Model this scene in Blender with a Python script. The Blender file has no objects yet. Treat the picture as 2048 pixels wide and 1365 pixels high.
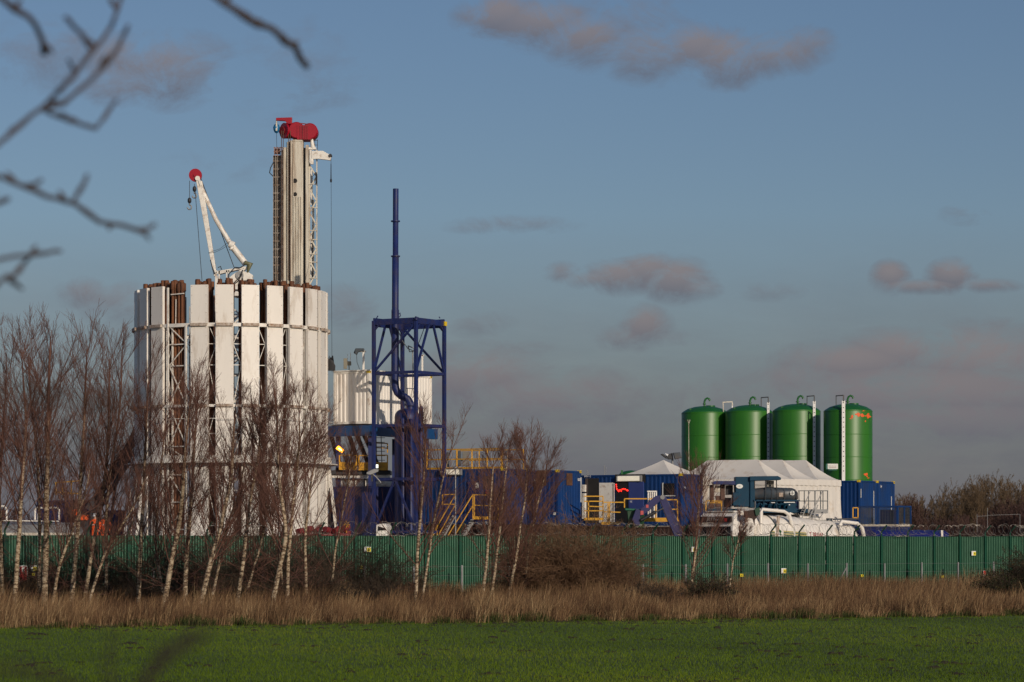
import bpy, math, random
import numpy as np
from mathutils import Vector, Matrix
random.seed(7)
RS = np.random.RandomState(11)
PI = math.pi
F = 5689.0      # focal length in photo pixels
HZ = 1082.0     # horizon row
H = 2.62        # eye height

scene = bpy.context.scene
COL = scene.collection
# ------------------------------------------------------------------ camera
cd = bpy.data.cameras.new('camera'); cam = bpy.data.objects.new('camera', cd); COL.objects.link(cam)
cam.location = (0, 0, H); cam.rotation_euler = (PI/2, 0, 0)
cd.sensor_width = 36; cd.lens = 100; cd.shift_y = (HZ-682.5)/2048
cd.clip_start = .05; cd.clip_end = 6000
cd.dof.use_dof = True; cd.dof.focus_distance = 150; cd.dof.aperture_fstop = 6.7
scene.camera = cam
# ------------------------------------------------------------------ view
scene.view_settings.view_transform = 'Standard'; scene.view_settings.look = 'None'
scene.view_settings.exposure = 0.0; scene.view_settings.gamma = 1
# ------------------------------------------------------------------ sun
AZ = math.radians(30); EL = math.radians(17)
sd = Vector((math.sin(AZ)*math.cos(EL), -math.cos(AZ)*math.cos(EL), math.sin(EL)))
sl = bpy.data.lights.new('sun', 'SUN'); sl.energy = 2.7; sl.angle = math.radians(.53); sl.color = (1, .86, .70)
so = bpy.data.objects.new('sun', sl); COL.objects.link(so)
so.rotation_euler = sd.to_track_quat('Z', 'Y').to_euler()
# ------------------------------------------------------------------ sky with clouds (laid out by direction)
W = bpy.data.worlds.new('World'); scene.world = W; W.use_nodes = True
nt = W.node_tree; nt.nodes.clear()
def N(t, **k):
    n = nt.nodes.new(t)
    for a, b in k.items(): setattr(n, a, b)
    return n
def mth(op, a, b=None, clamp=False):
    n = N('ShaderNodeMath', operation=op); n.use_clamp = clamp
    for i, x in enumerate((a, b)):
        if x is None: continue
        if isinstance(x, (int, float)): n.inputs[i].default_value = x
        else: nt.links.new(x, n.inputs[i])
    return n.outputs[0]
def mixc(fac, a, b, mode='MIX'):
    n = N('ShaderNodeMix', data_type='RGBA', blend_type=mode)
    for i, x in ((0, fac), (6, a), (7, b)):
        if isinstance(x, (int, float)): n.inputs[i].default_value = x
        elif isinstance(x, tuple): n.inputs[i].default_value = (*x, 1)
        else: nt.links.new(x, n.inputs[i])
    return n.outputs[2]
sky = N('ShaderNodeTexSky', sky_type='NISHITA'); sky.sun_disc = False
sky.sun_elevation = EL; sky.sun_rotation = math.atan2(sd.x, sd.y); sky.dust_density = 1.0; sky.ozone_density = 2.0
tc = N('ShaderNodeTexCoord'); sx = N('ShaderNodeSeparateXYZ'); nt.links.new(tc.outputs['Generated'], sx.inputs[0])
yy = mth('MAXIMUM', sx.outputs[1], .05)
U = mth('DIVIDE', sx.outputs[0], yy); V = mth('DIVIDE', sx.outputs[2], yy)
front = mth('MULTIPLY', mth('GREATER_THAN', sx.outputs[1], .05), 1.0)
cx = N('ShaderNodeCombineXYZ'); nt.links.new(U, cx.inputs[0]); nt.links.new(V, cx.inputs[1])
def noise(scale, detail, rough, stretch=(1, 1, 1), dist=0):
    m = N('ShaderNodeMapping'); m.inputs['Scale'].default_value = stretch; nt.links.new(cx.outputs[0], m.inputs[0])
    n = N('ShaderNodeTexNoise'); n.inputs['Scale'].default_value = scale; n.inputs['Detail'].default_value = detail
    n.inputs['Roughness'].default_value = rough; n.inputs['Distortion'].default_value = dist
    nt.links.new(m.outputs[0], n.inputs[0]); return n.outputs[0]
n1 = noise(38, 8, .66, (1, 1.5, 1), .6); n2 = noise(110, 6, .65, (1, 1.5, 1), .3); n3 = noise(11, 7, .6, (1, 3.4, 1), .4)
blobs = [(1000, 35, 80, 42, 1), (1090, 50, 95, 46, 1), (1175, 82, 80, 50, .95), (1265, 50, 130, 55, .6), (1300, 110, 90, 50, .85), (1390, 100, 85, 48, 1), (1460, 118, 75, 52, 1), (1545, 112, 80, 42, .95), (1610, 92, 60, 34, .8),
         (250, 120, 90, 45, .8), (330, 140, 110, 65, .9), (240, 175, 80, 40, .6), (600, 150, 120, 90, .3), (100, 110, 120, 60, .5), (400, 110, 70, 40, .5),
         (1125, 548, 34, 20, .7), (1185, 562, 60, 16, .8), (1235, 556, 62, 32, 1), (1295, 546, 66, 36, 1), (1355, 562, 66, 40, 1), (1400, 580, 40, 18, .7),
         (1780, 556, 36, 30, 1), (1835, 575, 70, 13, .9), (1905, 552, 46, 30, 1), (1975, 572, 60, 13, .8),
         (1290, 656, 48, 40, .95), (1240, 678, 46, 20, .6), (1350, 680, 50, 14, .4), (1030, 450, 110, 16, .45), (960, 458, 60, 10, .4),
         (180, 590, 60, 30, .7), (240, 605, 80, 42, .7), (690, 615, 55, 40, .6), (960, 650, 60, 22, .4), (960, 765, 150, 62, .85), (1110, 805, 180, 60, .75), (1690, 735, 140, 44, 1), (1800, 712, 120, 48, 1), (1960, 735, 180, 75, 1), (1850, 800, 320, 62, .85), (1600, 770, 120, 40, .7),
         (1560, 800, 240, 60, .5), (1540, 585, 60, 16, .35), (1030, 700, 90, 22, .4), (1990, 660, 80, 20, .5), (1120, 900, 400, 50, .4), (1930, 430, 45, 18, .3), (470, 330, 120, 30, .2), (1900, 850, 260, 40, .6)]
cov = None; lit = None
for (px, py, rx, ry, a) in blobs:
    du = mth('MULTIPLY', mth('SUBTRACT', U, (px-1024)/F), F/rx/1.36); dv = mth('MULTIPLY', mth('SUBTRACT', V, (HZ-py)/F), F/ry/1.4)
    d2 = mth('ADD', mth('MULTIPLY', du, du), mth('MULTIPLY', dv, dv))
    g = mth('MULTIPLY', mth('SUBTRACT', 1.0, d2, True), a)
    l = mth('MULTIPLY', g, mth('ADD', mth('MULTIPLY', dv, .8), .45, True))
    cov = g if cov is None else mth('MAXIMUM', cov, g); lit = l if lit is None else mth('MAXIMUM', lit, l)
tex = mth('ADD', mth('MULTIPLY', mth('SUBTRACT', n1, .5), 3.6), mth('MULTIPLY', mth('SUBTRACT', n2, .5), 1.1))
cl = mth('MULTIPLY', mth('ADD', mth('MULTIPLY', cov, 1.0), mth('ADD', tex, .05)), mth('POWER', cov, .6))
cl = mth('MULTIPLY', cl, 1.05, True); cl = mth('MULTIPLY', cl, .82)
# low cloud bank towards the horizon
bank = mth('MULTIPLY', mth('SUBTRACT', .115, V), 11.0, True)
bank = mth('MULTIPLY', bank, mth('ADD', mth('MULTIPLY', n3, 1.1), .22), True)
skyc = mixc(1.0, sky.outputs[0], (.98, 1.05, 1.24), 'MULTIPLY')
ccol = mixc(mth('MULTIPLY', lit, 1.5, True), (2.55, 2.6, 3.2), (4.6, 3.95, 4.05))
bcol = mixc(n1, (2.1, 2.2, 2.85), (3.3, 3.0, 3.4))
c1 = mixc(mth('MULTIPLY', bank, front), skyc, bcol)
c2 = mixc(mth('MULTIPLY', cl, front), c1, ccol)
bg = N('ShaderNodeBackground'); bg.inputs[1].default_value = .05
out = N('ShaderNodeOutputWorld'); nt.links.new(c2, bg.inputs[0]); nt.links.new(bg.outputs[0], out.inputs[0])

# ------------------------------------------------------------------ helpers
def P(px, py, Y): return Vector(((px-1024)*Y/F, Y, H-(py-HZ)*Y/F))
def G0(px, Y): return Vector(((px-1024)*Y/F, Y, 0))
def XX(px, Y): return (px-1024)*Y/F
def ZZ(py, Y): return H-(py-HZ)*Y/F
UD = Vector((.53, .848, 0)); VD = Vector((-.848, .53, 0)); ROT = math.atan2(.848, .53)
def meet(px, N0, d):
    """distance along horizontal line N0 + t d at which image column px is met"""
    q = px-1024
    return (F*N0.x-q*N0.y)/(q*d.y-F*d.x)

def mat(name, col, rough=.5, metal=0, var=.12, scale=2.0, dirt=None, damt=.35, dscale=1.3, stretch=(1, 1, 1), bump=0, bscale=30, spec=.5, emit=None):
    m = bpy.data.materials.new(name); m.use_nodes = True; t = m.node_tree; b = t.nodes['Principled BSDF']
    b.inputs['Roughness'].default_value = rough; b.inputs['Metallic'].default_value = metal; b.inputs['Specular IOR Level'].default_value = spec
    tc = t.nodes.new('ShaderNodeTexCoord'); mp = t.nodes.new('ShaderNodeMapping'); mp.inputs['Scale'].default_value = stretch
    t.links.new(tc.outputs['Object'], mp.inputs[0])
    n = t.nodes.new('ShaderNodeTexNoise'); n.inputs['Scale'].default_value = scale; n.inputs['Detail'].default_value = 6; n.inputs['Roughness'].default_value = .65
    t.links.new(mp.outputs[0], n.inputs[0])
    r = t.nodes.new('ShaderNodeMapRange'); r.inputs[1].default_value = .3; r.inputs[2].default_value = .7; r.inputs[3].default_value = 1-var; r.inputs[4].default_value = 1+var
    t.links.new(n.outputs[0], r.inputs[0])
    mx = t.nodes.new('ShaderNodeMix'); mx.data_type = 'RGBA'; mx.blend_type = 'MULTIPLY'; mx.inputs[0].default_value = 1; mx.inputs[6].default_value = (*col, 1)
    t.links.new(r.outputs[0], mx.inputs[7]); o = mx.outputs[2]
    if dirt:
        n2 = t.nodes.new('ShaderNodeTexNoise'); n2.inputs['Scale'].default_value = dscale; n2.inputs['Detail'].default_value = 8; n2.inputs['Roughness'].default_value = .7
        mp2 = t.nodes.new('ShaderNodeMapping'); mp2.inputs['Scale'].default_value = stretch; mp2.inputs['Location'].default_value = (3.1, 7.7, 1.9)
        t.links.new(tc.outputs['Object'], mp2.inputs[0]); t.links.new(mp2.outputs[0], n2.inputs[0])
        rr = t.nodes.new('ShaderNodeMapRange'); rr.inputs[1].default_value = 1-damt-.12; rr.inputs[2].default_value = 1-damt+.12
        t.links.new(n2.outputs[0], rr.inputs[0])
        m2 = t.nodes.new('ShaderNodeMix'); m2.data_type = 'RGBA'; t.links.new(rr.outputs[0], m2.inputs[0]); t.links.new(o, m2.inputs[6]); m2.inputs[7].default_value = (*dirt, 1); o = m2.outputs[2]
    t.links.new(o, b.inputs['Base Color'])
    if bump:
        n3 = t.nodes.new('ShaderNodeTexNoise'); n3.inputs['Scale'].default_value = bscale; t.links.new(tc.outputs['Object'], n3.inputs[0])
        bp = t.nodes.new('ShaderNodeBump'); bp.inputs['Strength'].default_value = bump; bp.inputs['Distance'].default_value = .02
        t.links.new(n3.outputs[0], bp.inputs['Height']); t.links.new(bp.outputs[0], b.inputs['Normal'])
    if emit:
        b.inputs['Emission Color'].default_value = (*emit[0], 1); b.inputs['Emission Strength'].default_value = emit[1]
    return m

def wm(o):
    m = Matrix.Translation(o.location) @ o.rotation_euler.to_matrix().to_4x4()
    return wm(o.parent) @ m if o.parent else m

def link_mesh(name, me, m, parent=None):
    o = bpy.data.objects.new(name, me); COL.objects.link(o)
    if m is not None:
        for x in (m if isinstance(m, (list, tuple)) else [m]): me.materials.append(x)
    if parent: o.parent = parent
    return o

class MB:
    def __init__(s): s.v = []; s.f = []; s.s = []; s.m = []; s.mi = 0
    def add(s, vs, fs, smooth=False):
        k = len(s.v); s.v += [tuple(v) for v in vs]
        for f in fs: s.f.append([i+k for i in f]); s.s.append(smooth); s.m.append(s.mi)
        return s
    def box(s, x0, x1, y0, y1, z0, z1):
        return s.add([(x0, y0, z0), (x1, y0, z0), (x1, y1, z0), (x0, y1, z0), (x0, y0, z1), (x1, y0, z1), (x1, y1, z1), (x0, y1, z1)],
                     [(0, 3, 2, 1), (4, 5, 6, 7), (0, 1, 5, 4), (1, 2, 6, 5), (2, 3, 7, 6), (3, 0, 4, 7)])
    def pbox(s, x0, x1, y0, y1, Y, d):   # photo rectangle standing at depth Y, d metres deep
        return s.box(XX(x0, Y), XX(x1, Y), Y, Y+d, ZZ(y1, Y), ZZ(y0, Y))
    def bar(s, p, q, w, h=None, up=Vector((0, 0, 1))):
        h = h or w; p = Vector(p); q = Vector(q); a = (q-p)
        if a.length < 1e-6: return s
        a.normalize()
        if abs(a.dot(up)) > .98: up = Vector((0, 1, 0))
        b = a.cross(up).normalized(); c = b.cross(a).normalized(); b *= w/2; c *= h/2
        return s.add([p-b-c, p+b-c, p+b+c, p-b+c, q-b-c, q+b-c, q+b+c, q-b+c],
                     [(0, 3, 2, 1), (4, 5, 6, 7), (0, 1, 5, 4), (1, 2, 6, 5), (2, 3, 7, 6), (3, 0, 4, 7)])
    def tube(s, pts, r, n=8, cap=True, smooth=True):
        pts = [Vector(p) for p in pts]; R = r if isinstance(r, (list, tuple)) else [r]*len(pts)
        vs = []; t0 = (pts[1]-pts[0]).normalized(); nrm = t0.orthogonal().normalized()
        for i, p in enumerate(pts):
            a = pts[max(i-1, 0)]; b = pts[min(i+1, len(pts)-1)]; t = (b-a).normalized()
            nrm = (nrm-t*nrm.dot(t)).normalized(); bn = t.cross(nrm)
            for k in range(n):
                th = 2*PI*k/n; vs.append(p+(nrm*math.cos(th)+bn*math.sin(th))*R[i])
        fs = [(i*n+k, i*n+(k+1) % n, (i+1)*n+(k+1) % n, (i+1)*n+k) for i in range(len(pts)-1) for k in range(n)]
        s.add(vs, fs, smooth)
        if cap: s.add(vs[:n], [tuple(range(n))[::-1]]); s.add(vs[-n:], [tuple(range(n))])
        return s
    def lathe(s, prof, c=(0, 0, 0), n=32, smooth=True):
        vs = [(c[0]+r*math.cos(2*PI*k/n), c[1]+r*math.sin(2*PI*k/n), c[2]+z) for r, z in prof for k in range(n)]
        return s.add(vs, [(i*n+k, i*n+(k+1) % n, (i+1)*n+(k+1) % n, (i+1)*n+k) for i in range(len(prof)-1) for k in range(n)], smooth)
    def poly(s, pts, off):      # flat outline with real thickness off (vector)
        n = len(pts); off = Vector(off); pts = [Vector(p) for p in pts]
        return s.add(pts+[p+off for p in pts], [tuple(range(n)), tuple(range(n, 2*n))[::-1]]+[(i, (i+1) % n, n+(i+1) % n, n+i)[::-1] for i in range(n)])
    def build(s, name, m, parent=None, local=False, bevel=0):
        vs = s.v
        if parent and not local:
            inv = wm(parent).inverted(); vs = [tuple(inv @ Vector(v)) for v in vs]
        me = bpy.data.meshes.new(name); me.from_pydata(vs, [], s.f); me.update()
        me.polygons.foreach_set('use_smooth', s.s); me.polygons.foreach_set('material_index', s.m)
        o = link_mesh(name, me, m, parent)
        if bevel:
            b = o.modifiers.new('bevel', 'BEVEL'); b.width = bevel; b.segments = 2; b.limit_method = 'ANGLE'
        return o

def tag(o, label=None, cat=None, group=None, kind=None):
    if label: o['label'] = label
    if cat: o['category'] = cat
    if group: o['group'] = group
    if kind: o['kind'] = kind
    return o
def thing(name, loc, label, cat, group=None, rz=0):
    o = bpy.data.objects.new(name, None); COL.objects.link(o); o.location = loc; o.rotation_euler = (0, 0, rz); o.empty_display_size = .2
    return tag(o, label, cat, group)

def fastmesh(name, vs, quads, m, parent=None, smooth=False, attr=None):
    vs = np.asarray(vs, dtype=np.float32).reshape(-1, 3)
    if parent:
        inv = np.array(wm(parent).inverted()); vs = vs @ inv[:3, :3].T.astype(np.float32)+inv[:3, 3].astype(np.float32)
    quads = np.asarray(quads, dtype=np.int32); k = quads.shape[1]
    me = bpy.data.meshes.new(name); me.vertices.add(len(vs)); me.vertices.foreach_set('co', vs.ravel())
    me.loops.add(quads.size); me.loops.foreach_set('vertex_index', quads.ravel())
    me.polygons.add(len(quads)); me.polygons.foreach_set('loop_start', np.arange(0, quads.size, k, dtype=np.int32))
    me.polygons.foreach_set('loop_total', np.full(len(quads), k, dtype=np.int32))
    if smooth: me.polygons.foreach_set('use_smooth', np.ones(len(quads), dtype=bool))
    if attr is not None:
        a = me.attributes.new('rnd', 'FLOAT', 'POINT'); a.data.foreach_set('value', np.asarray(attr, dtype=np.float32))
    me.update(); me.validate(verbose=False)
    return link_mesh(name, me, m, parent)

def sweep(Pn, R, sides=3):
    """Pn (n,k,3) polylines, R (n,k) radii -> verts, quads"""
    n, k, _ = Pn.shape; d = Pn[:, -1]-Pn[:, 0]; d /= np.linalg.norm(d, axis=1, keepdims=True)+1e-9
    ref = np.where(np.abs(d[:, 2:3]) > .9, np.array([[1., 0, 0]]), np.array([[0, 0, 1.]])); a = np.cross(d, ref); a /= np.linalg.norm(a, axis=1, keepdims=True)+1e-9; b = np.cross(d, a)
    th = 2*PI*np.arange(sides)/sides
    ring = np.cos(th)[None, :, None]*a[:, None]+np.sin(th)[None, :, None]*b[:, None]
    vs = Pn[:, :, None]+ring[:, None]*R[:, :, None, None]
    base = (np.arange(n)*k*sides)[:, None, None]+(np.arange(k-1)*sides)[None, :, None]; j = np.arange(sides)[None, None]; j2 = (j+1) % sides
    q = np.stack([base+j, base+j2, base+sides+j2, base+sides+j], -1).reshape(-1, 4)
    return vs.reshape(-1, 3), q
def spawn(par, per, tmin, length, alo, ahi, up, npts, rs, jit=.06, tmax=1.0):
    n, k, _ = par.shape; t = tmin+(tmax-tmin)*rs.rand(n, per); f = t*(k-1); i = np.minimum(f.astype(int), k-2); fr = (f-i)[..., None]
    r = np.arange(n)[:, None]; p0 = par[r, i]*(1-fr)+par[r, i+1]*fr; tg = par[r, i+1]-par[r, i]; tg /= np.linalg.norm(tg, axis=-1, keepdims=True)+1e-9
    rv = rs.randn(n, per, 3); pr = rv-tg*(rv*tg).sum(-1, keepdims=True); pr /= np.linalg.norm(pr, axis=-1, keepdims=True)+1e-9
    a = np.radians(alo+(ahi-alo)*rs.rand(n, per))[..., None]; d = np.cos(a)*tg+np.sin(a)*pr
    L = (np.asarray(length).reshape(n, -1)*(1.1-.75*t)*(.7+.6*rs.rand(n, per)))
    p0 = p0.reshape(-1, 3); d = d.reshape(-1, 3); L = L.reshape(-1); out = [p0]; st = L/(npts-1)
    for s in range(npts-1):
        d = d+np.array([0, 0, up/(npts-1)])+rs.randn(*d.shape)*jit; d /= np.linalg.norm(d, axis=1, keepdims=True); out.append(out[-1]+d*st[:, None])
    return np.stack(out, 1), L
def join(parts):
    V = []; Q = []; k = 0
    for v, q in parts: V.append(v); Q.append(q+k); k += len(v)
    return np.concatenate(V), np.concatenate(Q)
def corr(mb, p0, d, L, z0, z1, nrm, depth=.035, period=.28, flat=.36):
    """trapezoid-ribbed sheet starting at p0 running along d"""
    p0 = Vector(p0); n = max(1, round(L/period)); per = L/n; pts = []
    for i in range(n):
        for f, o in ((0, 0), (flat, 0), (.5, 1), (.5+flat, 1)): pts.append((i*per+f*per, o*depth))
    pts.append((L, 0)); vs = []
    for s, o in pts:
        q = p0+d*s-nrm*o; vs += [(q.x, q.y, z0), (q.x, q.y, z1)]
    mb.add(vs, [(2*i, 2*i+2, 2*i+3, 2*i+1) for i in range(len(pts)-1)])
def text_obj(txt, size, m, parent, locM, name='lettering', extrude=.004, spacing=1, shear=0):
    c = bpy.data.curves.new(name, 'FONT'); c.body = txt; c.size = size; c.extrude = extrude; c.space_character = spacing; c.shear = shear; c.resolution_u = 2
    o = bpy.data.objects.new(name, c); COL.objects.link(o); bpy.context.view_layer.update()
    me = bpy.data.meshes.new_from_object(o.evaluated_get(bpy.context.evaluated_depsgraph_get())); bpy.data.objects.remove(o)
    me.transform((wm(parent).inverted() if parent else Matrix()) @ locM); me.name = name
    me.materials.clear(); return link_mesh(name, me, m, parent)
def frame_at(p, xdir, up=Vector((0, 0, 1))):
    xd = Vector(xdir).normalized(); zd = xd.cross(up).normalized()
    return Matrix(((xd.x, up.x, zd.x, p[0]), (xd.y, up.y, zd.y, p[1]), (xd.z, up.z, zd.z, p[2]), (0, 0, 0, 1)))

# ------------------------------------------------------------------ materials
m_white = mat('white_paint', (.80, .76, .70), .5, var=.05, scale=.6, dirt=(.42, .33, .24), damt=.34, dscale=.8, stretch=(1.4, 1.4, .35))
m_white2 = mat('white_steel', (.78, .75, .69), .45, var=.08, scale=2, dirt=(.30, .17, .09), damt=.37, dscale=3)
m_cream = mat('stained_white_steel', (.60, .56, .47), .5, var=.14, scale=1.5, dirt=(.22, .13, .07), damt=.42, dscale=1.2, stretch=(2.5, 2.5, .3))
m_rust = mat('rusty_pipe', (.21, .076, .026), .75, var=.35, scale=3, dirt=(.05, .02, .012), damt=.45, stretch=(3, 3, .25))
m_rust2 = mat('rust_edge', (.26, .15, .085), .8, var=.4, scale=6, dirt=(.55, .5, .44), damt=.5, dscale=5)
m_dark = mat('dark_steel', (.022, .022, .026), .55, var=.3)
m_black = mat('black_rubber', (.012, .012, .014), .6)
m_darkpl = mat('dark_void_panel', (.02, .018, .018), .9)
m_grey = mat('galvanised', (.27, .27, .27), .5, metal=.3, var=.2)
m_red = mat('red_paint', (.33, .003, .018), .35, var=.12, dirt=(.2, .02, .02), damt=.35)
m_navy = mat('dark_blue_steel', (.011, .023, .115), .5, spec=.35, var=.2, dirt=(.035, .03, .06), damt=.42, dscale=1.2)
m_blue = mat('blue_container', (.003, .036, .15), .55, spec=.3, var=.15, scale=1.2, dirt=(.012, .03, .085), damt=.40, dscale=.9, stretch=(1, 1, .5))
m_blue2 = mat('deep_blue_paint', (.009, .012, .12), .4, var=.15)
m_bluedoor = mat('faded_blue_door', (.035, .055, .20), .5, var=.08)
m_deck = mat('mid_blue_beam', (.004, .05, .16), .4, var=.1)
m_teal = mat('teal_paint', (.002, .040, .08), .55, spec=.25, var=.15)
m_slate = mat('slate_housing', (.045, .06, .075), .4, var=.2, dirt=(.10, .07, .05), damt=.4)
m_yel = mat('yellow_rail', (.60, .30, .008), .5, var=.12, dirt=(.2, .09, .01), damt=.35)
m_yel2 = mat('yellow_casting', (.72, .50, .02), .5, var=.1)
m_green = mat('silo_green', (.026, .15, .008), .42, var=.05, scale=.7, dirt=(.016, .105, .012), damt=.42, dscale=.5, stretch=(2.5, 2.5, .25))
m_greend = mat('silo_dome_green', (.012, .11, .022), .4, var=.05)
m_ladder = mat('white_ladder_guard', (.8, .79, .76), .5, var=.04)
m_orange = mat('orange_primer', (.75, .11, .02), .6)
m_fence = mat('fence_green', (.006, .052, .026), .40, var=.12, scale=.8, dirt=(.02, .06, .035), damt=.38, dscale=.9, stretch=(1, 1, .4))
m_fcrest = mat('fence_lit_ridge', (.13, .27, .18), .5, var=.3, scale=1.2)  # sunlit lines of the ribs painted as paler green on their crests
m_fpost = mat('fence_post_green', (.004, .060, .032), .45, var=.1)
m_wire = mat('razor_wire_steel', (.22, .20, .18), .34, metal=.8, var=.2)
m_canvas = mat('white_canvas', (.72, .68, .62), .85, var=.04, scale=.7, dirt=(.50, .38, .26), damt=.33, dscale=1.0, bump=.25, bscale=2.2)
m_grass = mat('field_green', (.064, .104, .004), .9, var=.35, scale=.5, dirt=(.025, .038, .009), damt=.42, dscale=.35, bump=.6, bscale=14)
m_soil = mat('dead_grass_floor', (.10, .065, .03), .95, var=.4, scale=1.3, dirt=(.03, .04, .012), damt=.42)
m_gravel = mat('pad_gravel', (.16, .13, .11), .95, var=.3)
m_clod = mat('soil_clod', (.022, .016, .010), .95, var=.3, bump=.5)
m_skin = mat('skin', (.45, .26, .18), .6, var=.04)
m_hiviz = mat('orange_workwear', (.80, .10, .01), .7, var=.12, scale=6)
m_refl = mat('reflective_band', (.6, .6, .58), .35)
m_helmet = mat('white_helmet', (.7, .7, .7), .4)
m_glass = mat('dark_glass', (.012, .012, .014), .12, var=.05)
m_sgreen = mat('emblem_green', (.01, .07, .02), .5)
m_gold = mat('emblem_gold', (.45, .38, .12), .5)
m_mar = mat('maroon_lettering', (.30, .03, .04), .5)
m_wtxt = mat('white_lettering', (.75, .75, .75), .5)
m_signw = mat('sign_white', (.72, .72, .68), .5)
m_signy = mat('sign_yellow', (.70, .58, .02), .5)
m_signr = mat('sign_red', (.45, .02, .02), .5)
m_tube = mat('light_diffuser', (.85, .80, .66), .4, emit=((1, .9, .7), .25))
m_or_em = mat('lit_orange_lamp', (.9, .4, .05), .5, emit=((1, .28, .015), 5))
m_or_core = mat('lit_lamp_core', (1, .7, .3), .5, emit=((1, .62, .2), 9))
m_wh_em = mat('lit_white_lamp', (.9, .9, .8), .5, emit=((.95, 1, .85), 1.6))
m_red_em = mat('lit_red_string', (.9, .05, .03), .5, emit=((1, .02, .01), 2.2))
m_toeb = mat('blue_snatch_block', (.01, .15, .33), .4, var=.2)
m_redrag = mat('red_dirty_paint', (.20, .015, .02), .6, var=.3)

def bark_mat():
    m = bpy.data.materials.new('birch_bark'); m.use_nodes = True; t = m.node_tree; b = t.nodes['Principled BSDF']; b.inputs['Roughness'].default_value = .75
    tc = t.nodes.new('ShaderNodeTexCoord')
    def nz(s, st, det=5):
        mp = t.nodes.new('ShaderNodeMapping'); mp.inputs['Scale'].default_value = st; t.links.new(tc.outputs['Object'], mp.inputs[0])
        n = t.nodes.new('ShaderNodeTexNoise'); n.inputs['Scale'].default_value = s; n.inputs['Detail'].default_value = det; n.inputs['Roughness'].default_value = .7; t.links.new(mp.outputs[0], n.inputs[0]); return n.outputs[0]
    r = t.nodes.new('ShaderNodeValToRGB'); e = r.color_ramp.elements; e[0].position = .40; e[0].color = (.045, .028, .018, 1); e[1].position = .55; e[1].color = (.42, .34, .235, 1)
    x = r.color_ramp.elements.new(.47); x.color = (.20, .13, .07, 1); t.links.new(nz(5, (1, 1, 2.6)), r.inputs[0])
    sp = t.nodes.new('ShaderNodeSeparateXYZ'); t.links.new(tc.outputs['Object'], sp.inputs[0])
    a = t.nodes.new('ShaderNodeMath'); a.operation = 'ADD'; t.links.new(sp.outputs[2], a.inputs[0])
    n2 = nz(.9, (1, 1, 1)); mm = t.nodes.new('ShaderNodeMath'); mm.operation = 'MULTIPLY'; mm.inputs[1].default_value = 4; t.links.new(n2, mm.inputs[0]); t.links.new(mm.outputs[0], a.inputs[1])
    mr = t.nodes.new('ShaderNodeMapRange'); mr.inputs[1].default_value = 6.0; mr.inputs[2].default_value = 10.0; t.links.new(a.outputs[0], mr.inputs[0])
    mx = t.nodes.new('ShaderNodeMix'); mx.data_type = 'RGBA'; t.links.new(mr.outputs[0], mx.inputs[0]); t.links.new(r.outputs[0], mx.inputs[6]); mx.inputs[7].default_value = (.13, .055, .035, 1)
    t.links.new(mx.outputs[2], b.inputs['Base Color']); return m
m_bark = bark_mat()
m_twig = mat('birch_twigs', (.125, .055, .038), .8, var=.3, scale=.7)
m_twig2 = mat('brown_twigs', (.16, .088, .046), .85, var=.3, scale=1)
m_twigd = mat('dark_undergrowth', (.045, .030, .018), .9, var=.3)
m_fore = mat('near_branch_bark', (.06, .045, .045), .85, var=.3, scale=20)
m_far = mat('far_wood_twigs', (.115, .075, .040), .9, var=.3, scale=.05)
m_fard = mat('far_bush_twigs', (.065, .032, .026), .9, var=.3, scale=.08)
def attr_mat(name, stops, rough=.8, trans=0):
    m = bpy.data.materials.new(name); m.use_nodes = True; t = m.node_tree; b = t.nodes['Principled BSDF']; b.inputs['Roughness'].default_value = rough; b.inputs['Specular IOR Level'].default_value = .2
    a = t.nodes.new('ShaderNodeAttribute'); a.attribute_name = 'rnd'; r = t.nodes.new('ShaderNodeValToRGB'); t.links.new(a.outputs['Fac'], r.inputs[0])
    e = r.color_ramp.elements; e[0].position = stops[0][0]; e[0].color = (*stops[0][1], 1); e[1].position = stops[-1][0]; e[1].color = (*stops[-1][1], 1)
    for p, c in stops[1:-1]: x = e.new(p); x.color = (*c, 1)
    t.links.new(r.outputs[0], b.inputs['Base Color']); return m
m_reed = attr_mat('dry_reeds', [(0, (.070, .038, .021)), (.35, (.165, .092, .046)), (.7, (.31, .205, .105)), (1, (.50, .37, .20))])
m_blade = attr_mat('field_blades', [(0, (.048, .080, .003)), (.5, (.085, .138, .004)), (.9, (.12, .165, .007)), (1, (.17, .17, .02))])
m_tuft = attr_mat('green_verge', [(0, (.02, .035, .008)), (.6, (.045, .065, .014)), (1, (.16, .11, .05))])
m_ever = attr_mat('evergreen_leaves', [(0, (.012, .022, .008)), (.6, (.03, .045, .014)), (1, (.09, .05, .02))])

# ------------------------------------------------------------------ ground
FA = G0(-30, 84.7); FB = G0(2080, 99.8)      # far edge line of the field
def edge_y(x):
    return FA.y+(x-FA.x)*(FB.y-FA.y)/(FB.x-FA.x)+.25*math.sin(x*1.1)+.15*math.sin(x*2.9+1)
g = MB(); g.add([(-3000, -200, 0), (3000, -200, 0), (3000, 5000, 0), (-3000, 5000, 0)], [(0, 1, 2, 3)]); tag(g.build('ground', m_soil), kind='structure')
g = MB(); xs = [-60+.5*i for i in range(241)]
g.add([(x, -40, .004) for x in xs]+[(x, edge_y(x), .004) for x in xs], [(i, i+1, 242+i, 241+i) for i in range(240)]); tag(g.build('grass_field', m_grass), kind='structure')
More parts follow.
